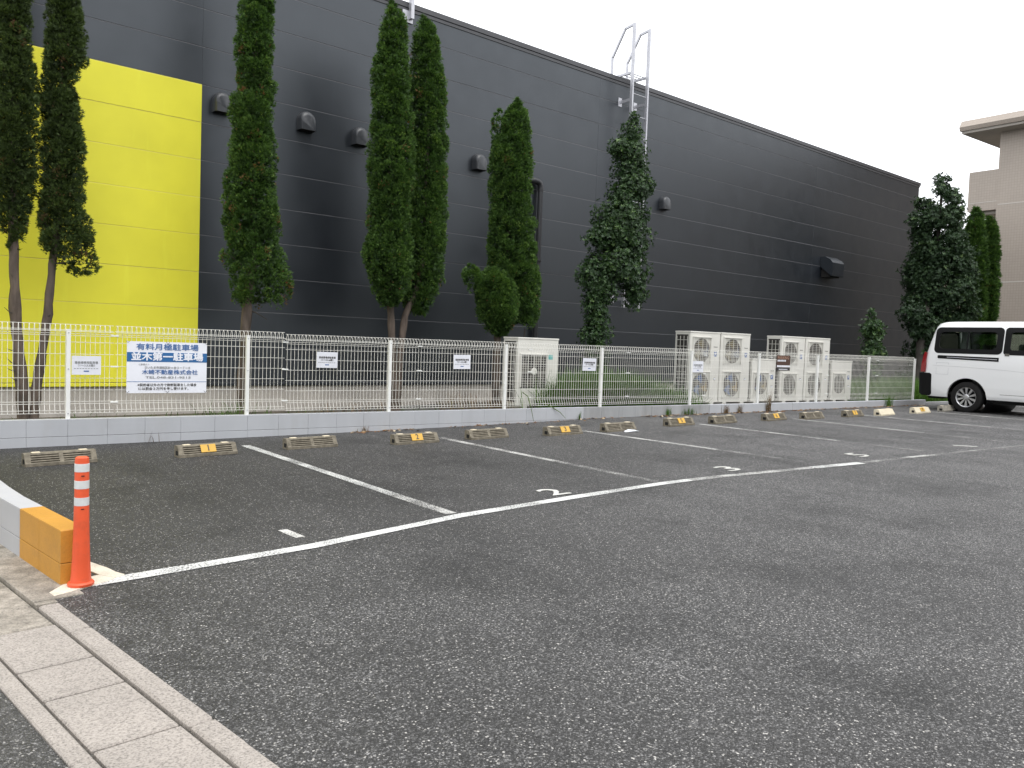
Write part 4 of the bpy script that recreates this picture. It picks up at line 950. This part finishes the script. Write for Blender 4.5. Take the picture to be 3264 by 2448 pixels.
trunk(t2,[(25.9,13.1,.1),(25.9,13.1,1.5)],.03,.015,BARK2,'stem')
P_,D_,rd,dd=blobs_points(lowb[3:]+[(25.2,13.3,.6,.4,.5),(26.2,13.2,.7,.6,.5)],1500); whorls(t2,P_,D_,.12,EVERG,np.clip(rng.normal(.3,.15,len(P_)),0,1),name='foliage')
P_,D_,rd,dd=blobs_points(lowb[:3],900); whorls(t,P_,D_,.125,EVERG,np.clip(rng.normal(.3,.15,len(P_)),0,1),name='lower_crown')
t=tree_root('conifer_tree','left conifer of the pair right of the big evergreen',(28.95,13.2,.15),group=G_CON)
trunk(t,[(28.95,13.2,.1),(28.9,13.2,3),(28.8,13.2,6)],.09,.02)
thuja(t,[(6.38,28.77,.05),(6.2,28.8,.35),(6.01,28.83,.54),(5.61,28.86,.66),(5.09,28.92,.78),(4.43,28.97,.9),(3.77,29.1,.9),(3.1,29.12,.85),(2.2,29.1,.8),(1.4,29.1,.5)],13.2,11000,.085,THUJA,brown=.0)
t=tree_root('conifer_tree','right conifer of the pair before the beige apartment block',(29.5,12.95,.15),group=G_CON)
trunk(t,[(29.5,12.95,.1),(29.45,12.95,3),(29.25,12.95,5.7)],.09,.02)
thuja(t,[(6.08,29.22,.05),(5.9,29.26,.3),(5.77,29.3,.47),(5.44,29.34,.62),(5.11,29.38,.66),(4.79,29.44,.76),(4.45,29.4,.7),(3.79,29.48,.76),(3.12,29.54,.68),(2.6,29.57,.6),(1.6,29.57,.5)],12.95,11000,.085,THUJA,brown=.0)

# ------------------------------------------------------------------ grass and weeds
def blades(pts,h,w_,lean,n):
    """bent grass blades, two quads each"""
    P=np.asarray(pts); m=len(P); a=rng.uniform(0,2*np.pi,m); d=np.stack([np.cos(a),np.sin(a),0*a],1); s_=np.stack([-np.sin(a),np.cos(a),0*a],1)
    hh=h*rng.uniform(.5,1.15,m)[:,None]; ln=(lean*rng.uniform(.2,1.2,m))[:,None]; W=w_*rng.uniform(.6,1.2,m)[:,None]
    z=np.array([0,0,1.])
    p0=P; p1=P+z*hh*.55+d*hh*ln*.35; p2=P+z*hh*(1-.35*ln)+d*hh*ln
    q1=np.stack([p0-s_*W,p0+s_*W,p1+s_*W*.8,p1-s_*W*.8],1); q2=np.stack([p1-s_*W*.8,p1+s_*W*.8,p2+s_*W*.12,p2-s_*W*.12],1)
    return np.stack([q1,q2],1).reshape(-1,3)
def grass_patch(name,label,regions,mat,h,w_,lean,kind=None,cat=None,group=None,mean=.45):
    Vs=[];vals=[]; root=regions[0][0:3]
    for cx,cy,cz,sx,sy,n,hs_ in regions:
        k=n; p=np.stack([cx+rng.normal(0,sx,k),cy+rng.normal(0,sy,k),np.full(k,cz)],1)
        if cy>10.4: p[:,1]=np.maximum(p[:,1],10.62+rng.uniform(0,.3,k))
        V=blades(p,h*hs_,w_,lean,k); Vs.append(V); vals.append(np.repeat(np.clip(rng.normal(mean,.2,k),0,1),2))
    V=np.concatenate(Vs); o=add_faces(V-np.array(root),4,np.concatenate(vals),name,mat,None); o.location=root
    tag(o,label,cat,group,kind); return o
grass_patch('long_grass','long green grass growing wild behind the fence before the outdoor units',[(9.9,11.2,.0,.35,.2,4200,1.),(9.5,11.0,.0,.25,.12,900,.8),(10.6,11.4,.0,.35,.25,4000,1.1),(11.2,11.4,.0,.35,.25,3600,.95),(11.8,11.3,.0,.35,.25,2600,.75),(12.3,11.3,.0,.3,.25,1300,.6)],GRASS,.86,.010,.75,'stuff','grass')
grass_patch('short_grass','green grass growing behind the fence right of the outdoor units',[(19.3,11.4,.0,.30,.5,1300,1.),(20.2,11.4,.0,.45,.5,1900,1.1),(21.3,11.6,.0,.55,.6,2200,1.1),(22.5,12,.0,.7,.7,2600,1.1),(24,12.5,.0,.9,.8,2600,1.1),(26,12.5,.0,1.,.8,1800,1.1)],GRASS,.72,.008,.6,'stuff','grass',mean=.5)
ground_cov=[(float(x),float(y),.0,.5,.5,50,1.) for x in range(0,26) for y in (11.0,12.4)]
grass_patch('ground_weeds','low patchy weeds on the soil of the planting strip',ground_cov,GRASS,.15,.006,.8,'stuff','weeds',mean=.4)
for i,(X,Y,n,h_,lab,mt) in enumerate([(3.55,11.0,140,.5,'arching weed clump at the foot of the third conifer',GRASS),(5.05,11.2,60,.42,'thin dry weed tuft below the second notice',DRY),(5.75,11.3,80,.48,'dry brown weed tuft left of the twin conifers',DRY),(7.35,11.2,130,.62,'tangled dry weeds right of the twin conifers',DRY),(8.0,11.2,110,.6,'dry weeds left of the single fan outdoor unit',DRY),(4.6,11.0,60,.22,'small green weed tuft behind the fence joint',GRASS)]):
    grass_patch('weed_clump',lab,[(X,Y,.0,.18,.12,n,1.)],mt,h_,.005,.9,None,'weeds','weed clumps behind the fence')
# weeds rooted at the foot of the block wall on the lot side
for X,h_,n,lab,mt in ((9.02,.16,14,'tiny weed at the wall foot under the long grass',GRASS),(11.15,.16,40,'small weed at the wall foot by the fifth bay',GRASS),(11.7,.15,45,'leafy little weed at the wall foot',GRASS),(12.75,.20,30,'thin dry weed at the wall foot before the tall units',DRY),(13.15,.22,26,'dry upright weed at the wall foot before the tall units',DRY),(14.05,.42,40,'tall dark dry weed reaching over the wall top',DRY),(18.6,.30,60,'bushy weed at the wall foot near the van',GRASS),(2.42,.14,5,'single thin dry stalk before the wall left of the first numbered stop',DRY),(5.15,.09,14,'low dry weed tuft behind the unnumbered stop of the second bay',DRY)):
    grass_patch('wall_weed',lab,[(X,10.215,gz(X),.035 if n<44 else .09,.015,n,1.)],mt,h_,.0045,.5,None,'weed','weeds at the wall foot')
# two long blades hanging over the wall
for pts,lab in (([(8.05,10.5,.55),(7.98,10.26,.50),(8.0,10.2,.34),(8.06,10.19,.11)],'long grass blade hanging over the wall, left one'),([(8.3,10.5,.45),(8.45,10.25,.33),(8.6,10.2,.24),(8.72,10.2,.14)],'long grass blade hanging over the wall, right one')):
    o=MB().tube(pts,[.009,.008,.006,.003],5).build('hanging_blade',M('blade_green',(.10,.15,.04),.6)); tag(o,lab,'grass','hanging grass blades')
# brown leaf litter blown against the wall foot
k=900; lx=np.concatenate([rng.uniform(10.4,20,700),rng.uniform(4.9,5.9,90),rng.uniform(6.5,10,110)]); ly=10.235-np.abs(rng.normal(0,.10,k)); 
P_=np.stack([lx,ly,np.interp(lx,GX,GZ)+.010],1); a=rng.uniform(0,6.28,k); l=rng.uniform(.012,.035,k)[:,None]
d=np.stack([np.cos(a),np.sin(a),rng.normal(0,.25,k)],1); s_=np.stack([-np.sin(a),np.cos(a),rng.normal(0,.25,k)],1)
V=np.stack([P_-d*l,P_+s_*l*.6,P_+d*l,P_-s_*l*.6],1).reshape(-1,3)
tag(add_faces(V,4,rng.random(k),'leaf_litter',LITTER,None),'brown fallen leaves along the foot of the wall','leaves',kind='stuff')

# ------------------------------------------------------------------ white van
def rrect(x0,x1,y0,y1,r,n=6):
    out=[]
    for cx,cy,a0 in ((x1-r,y1-r,0),(x0+r,y1-r,90),(x0+r,y0+r,180),(x1-r,y0+r,270)):
        for i in range(n+1):
            a=R(a0+90*i/n); out.append((cx+r*math.cos(a),cy+r*math.sin(a)))
    return out
VX=18.75+.8475; VZ=gz(19.3)
van=tag(empty('van',(VX,9.58,VZ)),'white passenger van parked backwards at the fence, cut by the right edge','van')
LV=4.69
def van_loft(ins=0.,nm='body'):
    # horizontal sections: z, half width, rear y, front y, corner radius
    S=[(.30,.80,-.10,-LV+.18,.10),(.36,.825,-.03,-LV+.05,.14),(.55,.842,.0,-LV,.16),(.80,.8475,.0,-LV+.0,.17),(1.0,.847,-.005,-LV+.05,.17),(1.18,.838,-.02,-LV+.22,.17),(1.30,.826,-.045,-LV+.45,.16),(1.55,.79,-.11,-LV+.85,.15),(1.75,.757,-.165,-LV+1.15,.14),(1.86,.730,-.20,-LV+1.35,.14),(1.93,.69,-.235,-LV+1.5,.16),(1.97,.62,-.30,-LV+1.7,.2),(1.985,.50,-.42,-LV+1.9,.2)]
    mb=MB(); rings=[]
    for z,hw,yr,yf_,r in S:
        z2=z+(ins*.9 if z<1 else -ins*.9)
        rings.append([(x,y,z2) for x,y in rrect(-hw+ins,hw-ins,yf_+ins,yr-ins,max(.03,r-ins*.4))])
    m_=len(rings[0])
    for r_ in rings: mb.v+=r_
    for i in range(len(rings)-1):
        for j in range(m_): mb.f.append((i*m_+j,i*m_+(j+1)%m_,(i+1)*m_+(j+1)%m_,(i+1)*m_+j))
    mb.f.append(tuple(range(m_))[::-1]); mb.f.append(tuple((len(rings)-1)*m_+j for j in range(m_))); mb.m=[0]*len(mb.f)
    return mb.build(nm,VANW)
outer=van_loft(); inner=van_loft(.05,'cutter')
cut=[inner]
YW=-1.0; YW2=-1.0-2.555
def rp(y0,y1,z0,z1,r): return rrect(y0,y1,z0,z1,r,5)
WIN=[(-1.60,-.30,1.325,1.80,.09),(-3.05,-1.78,1.32,1.80,.06),(-3.95,-3.15,1.24,1.76,.06)]
for y0,y1,z0,z1,r in WIN: cut.append(MB().prism(rp(y0,y1,z0,z1,r),-1.2,1.2,'X').build('cutter',VANBLK))
for yw in (YW,YW2): cut.append(MB().lathe([(.42,-1.2),(.42,1.2)],(0,yw,.32),'X',40).build('cutter',VANBLK))
cut.append(MB().prism([(-.62,1.32),(.62,1.32),(.55,1.78),(-.55,1.78)],-.6,.6,'Y').build('cutter',VANBLK))
cut.append(MB().prism([(-.72,1.22),(.72,1.22),(.6,1.76),(-.6,1.76)],-LV-.1,-LV+1.45,'Y').build('cutter',VANBLK))
for c in cut:
    md=outer.modifiers.new('b','BOOLEAN'); md.operation='DIFFERENCE'; md.object=c; md.solver='EXACT'
bpy.context.view_layer.update()
me=bpy.data.meshes.new_from_object(outer.evaluated_get(bpy.context.evaluated_depsgraph_get()))
outer.modifiers.clear(); outer.data=me
for c in cut: bpy.data.objects.remove(c)
outer.name='body'; outer.parent=van; smooth_angle(outer,28)
me.materials.clear(); me.materials.append(VANW); me.materials.append(VANBLK)
for p in me.polygons: p.material_index=0
# side surface x at height z (half width)
def hwz(z): return float(np.interp(z,[.30,.36,.55,.80,1.0,1.18,1.30,1.55,1.75,1.86],[.80,.825,.842,.8475,.847,.838,.826,.79,.757,.73]))
def side_panel(name,poly,off,mat,parent,th=.006,sgn=-1):
    """a thin panel following the body side; poly of (y,z)"""
    n=len(poly); mb=MB()
    mb.v=[(sgn*(hwz(z)+off),y,z) for y,z in poly]+[(sgn*(hwz(z)+off-th),y,z) for y,z in poly]
    mb.f=[tuple(range(n)),tuple(range(n,2*n))[::-1]]+[(i,n+i,n+(i+1)%n,(i+1)%n) for i in range(n)]; mb.m=[0]*len(mb.f)
    return mb.build(name,mat,parent)
def dense_rr(y0,y1,z0,z1,r): 
    return rrect(y0,y1,z0,z1,r,6)
def band_panel(name,y0,y1,z0,z1,off,mat,parent,holes,th=.008,sgn=-1):
    """black surround with glass openings: built as strips round the openings"""
    pass
for sgn in (-1,1):
    # black window surround: ring between the outer rounded outline and the glass
    for (y0,y1,z0,z1,r) in WIN:
        op=rrect(y0-(.085 if y1>-1 else .04),y1+(.05 if y1>-1 else .075),z0-.055,z1+.05,r+.01,6); ip=rrect(y0+.045,y1-.045,z0+.05,z1-.05,r,6); n=len(op); mb=MB()
        mb.v=[(sgn*(hwz(z)+.004),y,z) for y,z in op]+[(sgn*(hwz(z)+.004),y,z) for y,z in ip]+[(sgn*(hwz(z)-.02),y,z) for y,z in ip]
        mb.f=[(i,(i+1)%n,n+(i+1)%n,n+i) for i in range(n)]+[(n+i,n+(i+1)%n,2*n+(i+1)%n,2*n+i) for i in range(n)]; mb.m=[0]*len(mb.f)
        w_=mb.build('window',VANBLK,van)
        side_panel('pane',ip,-.012,VGLASS,w_,.004,sgn)
        side_panel('divider',[((y0+y1)/2-.012,z0+.05),((y0+y1)/2+.012,z0+.05),((y0+y1)/2+.012,z1-.05),((y0+y1)/2-.012,z1-.05)],-.008,VANBLK,w_,.012,sgn) if y1>-1 else None
    r_=side_panel('slide_rail',[(-1.63,1.12),(-.36,1.155),(-.345,1.17),(-.345,1.215),(-.36,1.225),(-1.63,1.205)],.006,VANBLK,van,.02,sgn)
    side_panel('rail_channel',[(-1.6,1.155),(-.55,1.18),(-.55,1.192),(-1.6,1.17)],.010,STEEL,r_,.006,sgn)
    tl=MB(); tl.v=[]
    zs_=[.84,.95,1.05,1.15,1.24,1.29]; 
    pts=[( .012,.84),(.004,1.0),(-.02,1.15),(-.045,1.29),(-.10,1.28),(-.085,1.12),(-.10,1.0),(-.085,.84)]
    side_panel('tail_lamp',pts,.008,TAIL,van,.05,sgn)
    side_panel('bumper_corner',[(.03,.36),(.035,.82),(-.20,.82),(-.235,.79),(-.24,.36),(-.2,.31),(-.02,.31)],.014,VANBLK,van,.05,sgn)
    # seams: sliding door and fuel lid, thin dark recess lines
    for poly in ([(-1.69,.42),(-1.69,1.86),(-1.698,1.86),(-1.698,.42)],[(-1.69,.42),(-3.08,.42),(-3.08,.428),(-1.69,.428)],[(-3.10,.42),(-3.10,1.86),(-3.108,1.86),(-3.108,.42)]):
        side_panel('door_seam',poly,.0015,ACGREY,van,.003,sgn)
    fl=(-.60,-.33,.80,1.06)
    for a,b,c,d_ in ((fl[0],fl[1],fl[2],fl[2]+.005),(fl[0],fl[1],fl[3]-.005,fl[3]),(fl[0],fl[0]+.005,fl[2]+.005,fl[3]-.005),(fl[1]-.005,fl[1],fl[2]+.005,fl[3]-.005)):
        side_panel('fuel_lid_seam',[(a,c),(b,c),(b,d_),(a,d_)],.0015,STEEL,van,.003,sgn)
    side_panel('sticker',[(-1.83,1.24),(-1.74,1.245),(-1.74,1.30),(-1.83,1.295)],.006,ACGREY,van,.004,sgn)
    side_panel('crease_shade',[(-.25,1.00),(-1.0,.985),(-1.75,.95),(-2.6,.89),(-2.6,.878),(-1.75,.938),(-1.0,.973),(-.25,.99)],.0016,VANGREY,van,.003,sgn)  # thin grey strip painted as the shade of the body crease
    side_panel('sill',[(-3.2,.27),(-1.45,.27),(-1.45,.36),(-3.2,.36)],-.02,VANBLK,van,.03,sgn)
# wheel arch liners, floor and seats
for yw in (YW,YW2):
    MB().lathe([(.415,-.78),(.415,.78)],(0,yw,.32),'X',30,caps=False).build('wheel_arch_liner',VANBLK,van)
MB().box(-.74,.74,-LV+.3,-.15,.36,.42).build('floor_pan',VANBLK,van)
MB().box(-.70,.70,-3.1,-1.5,.22,.30).build('underbody',VANBLK,van)
MB().box(-.5,.5,-.30,-.02,.24,.34).build('rear_underbody',VANBLK,van)
for y in (-1.0,-1.95,-3.0):
    st=MB().cbox(-.66,.66,y-.5,y-.02,.42,.78,.04).build('seat',SEATM,van); MB().cbox(-.66,.66,y-.06,y+.08,.79,1.32,.05).build('backrest',SEATM,st)
    for x in (-.45,.05,.45): MB().cbox(x-.13,x+.13,y-.02,y+.06,1.33,1.50,.03).build('headrest',SEATM,st)
# rear screen, rear bumper, windscreen, lamps
MB().prism([(-.60,1.34),(.60,1.34),(.53,1.77),(-.53,1.77)],-.18,-.175,'Y').build('rear_screen',VGLASS,van)
MB().cbox(-.80,.80,-.04,.045,.34,.60,.03).build('rear_bumper',VANBLK,van)
o=MB().prism([(-.70,1.24),(.70,1.24),(.58,1.75),(-.58,1.75)],-.004,0,'Y').build('windscreen',VGLASS,van); o.location=(0,-LV+.30,-.0); 
o.rotation_euler=(R(-58),0,0); o.location=(0,-LV-.45,.66)
for sx in (-1,1): MB().cbox(sx*.62-.16,sx*.62+.16,-LV-.012,-LV+.06,.72,.98,.02).build('headlight',REFL,van)
MB().cbox(-.80,.80,-LV-.03,-LV+.1,.32,.62,.03).build('front_bumper',VANW,van)
def wheel(yw,sx):
    r_=empty('wheel',(sx*.735,yw,.325),0,van)
    smooth_angle(MB().lathe([(.215,-.095),(.30,-.098),(.328,-.085),(.338,-.05),(.338,.05),(.328,.085),(.30,.098),(.215,.095)],axis='X',n=40,caps=False).build('tyre',RUBBER,r_),40)
    mb=MB(); mb.lathe([(.218,.09*sx),(.205,.088*sx),(.197,.055*sx),(.19,.03*sx)],axis='X',n=40,caps=False); mb.build('rim',ALLOY,r_,True)
    MB().lathe([(.20,.015*sx),(.20,.02*sx)],axis='X',n=32).build('brake_shadow',VANBLK,r_)
    sp=MB()
    for k in range(10):
        a=R(36*k+18); c_,s__=math.cos(a),math.sin(a)
        def q(rad,tan_,x): return (x,rad*c_-tan_*s__,rad*s__+tan_*c_)
        x1=.088*sx; x0=.05*sx
        V=[q(.05,-.012,x1-.012*sx),q(.05,.012,x1-.012*sx),q(.205,.026,x1),q(.205,-.026,x1),q(.05,-.012,x0),q(.05,.012,x0),q(.205,.026,x0),q(.205,-.026,x0)]
        sp.add(V,[(0,1,2,3),(7,6,5,4),(0,4,5,1),(1,5,6,2),(2,6,7,3),(3,7,4,0)])
    o=sp.build('spokes',ALLOY,r_); o['kind']='stuff'
    MB().lathe([(.062,.05*sx),(.062,.082*sx),(.045,.092*sx),(.0,.094*sx)],axis='X',n=24,caps=False).build('hub_cap',ALLOY,r_)
for yw in (YW,YW2):
    for sx in (-1,1): wheel(yw,sx)

# ------------------------------------------------------------------ beige apartment block
XA=34.0; YA=14.85
ap=tag(empty('apartment_block',(XA,YA,0)),'beige tiled apartment block with wide flat eaves at the right edge','building')
MB().box(0,14,-22,0,-.3,10.06).build('wall',BTILE,ap)
MB().box(-.74,14.5,-22.5,1.10,10.061,10.16).build('eave_soffit',BTILE2,ap)
MB().prism([(-.80,10.161),(-.86,10.30),(-.70,10.56),(14.4,10.56),(14.6,10.161)],-22.6,1.16,'Y').build('eave_fascia',BTILE,ap)
for z in (7.32,4.34): MB().box(-.006,0,-21.9,-.05,z-.018,z+.018).build('floor_joint',BAND,ap)
bc=MB().box(.02,3.5,.003,1.08,7.15,8.69).build('balcony',BTILE,ap)
MB().box(.012,.0195,.005,1.07,7.455,7.48).build('floor_joint',BAND,bc)
MB().box(.2,3.5,.003,.98,7.02,7.148).build('balcony_slab',BTILE2,ap)
b2=MB().box(.02,3.5,.003,1.08,4.17,5.71).build('balcony',BTILE,ap)
for y in (-4,-9,-14):
    for z in (1.2,4.9,7.9):
        wn=MB().box(-.02,-.001,y-.9,y+.9,z,z+1.3).build('window',BAND,ap); MB().box(-.03,-.021,y-.84,y+.84,z+.06,z+1.24).build('pane',GLASSD,wn)
# house seen through the gap at the corner
hs_=tag(empty('house',(44,25,0),0),'cream house glimpsed between the dark building corner and the evergreen','house')
MB().box(-4,6,-5,5,-.3,5.6).build('wall',HOUSEW,hs_)
MB().box(-4.03,-4.001,-5.0,5.0,-.3,2.55).build('lower_wall',HOUSEG,hs_)
MB().box(-4.7,-4.0,-5.4,5.4,2.58,2.70).build('porch_roof',ROOFM,hs_)
MB().prism([(-5.4,5.55),(5.4,5.55),(0,7.2)],-4.6,6.6,'X').build('roof',ROOFM,hs_)
for y in (-2.6,.6):
    wn=MB().box(-4.07,-4.031,y-.8,y+.8,.9,2.1).build('window',SHUT,hs_); MB().box(-4.08,-4.071,y-.7,y+.7,1.0,2.0).build('pane',SHUT,wn)

# ------------------------------------------------------------------ unseen wooded bank added behind the viewpoint to darken reflections in the cladding
mb=MB(); nx_=90
for i in range(nx_):
    X=-70+160*i/(nx_-1); hgt=7.5+1.6*math.sin(i*.7)+1.2*math.sin(i*1.9+1)+random.uniform(-.7,.7)
    for (dy,hz) in ((0,-.3),(1.2,hgt*.55),(3,hgt*.9),(6,hgt),(12,hgt*.5),(16,-.3)):
        mb.v.append((X,-24-dy+random.uniform(-.6,.6),hz+random.uniform(-.3,.3)*(hz>0)))
for i in range(nx_-1):
    for j in range(5): mb.f.append((i*6+j,(i+1)*6+j,(i+1)*6+j+1,i*6+j+1)); mb.m.append(0)
tag(mb.build('added_dark_bank',M('added_bank_green',(.04,.065,.025),.9,var=.6,vs=1.2)),'unseen dark bank added behind the viewpoint to darken the wall reflections','added bank',kind='stuff')
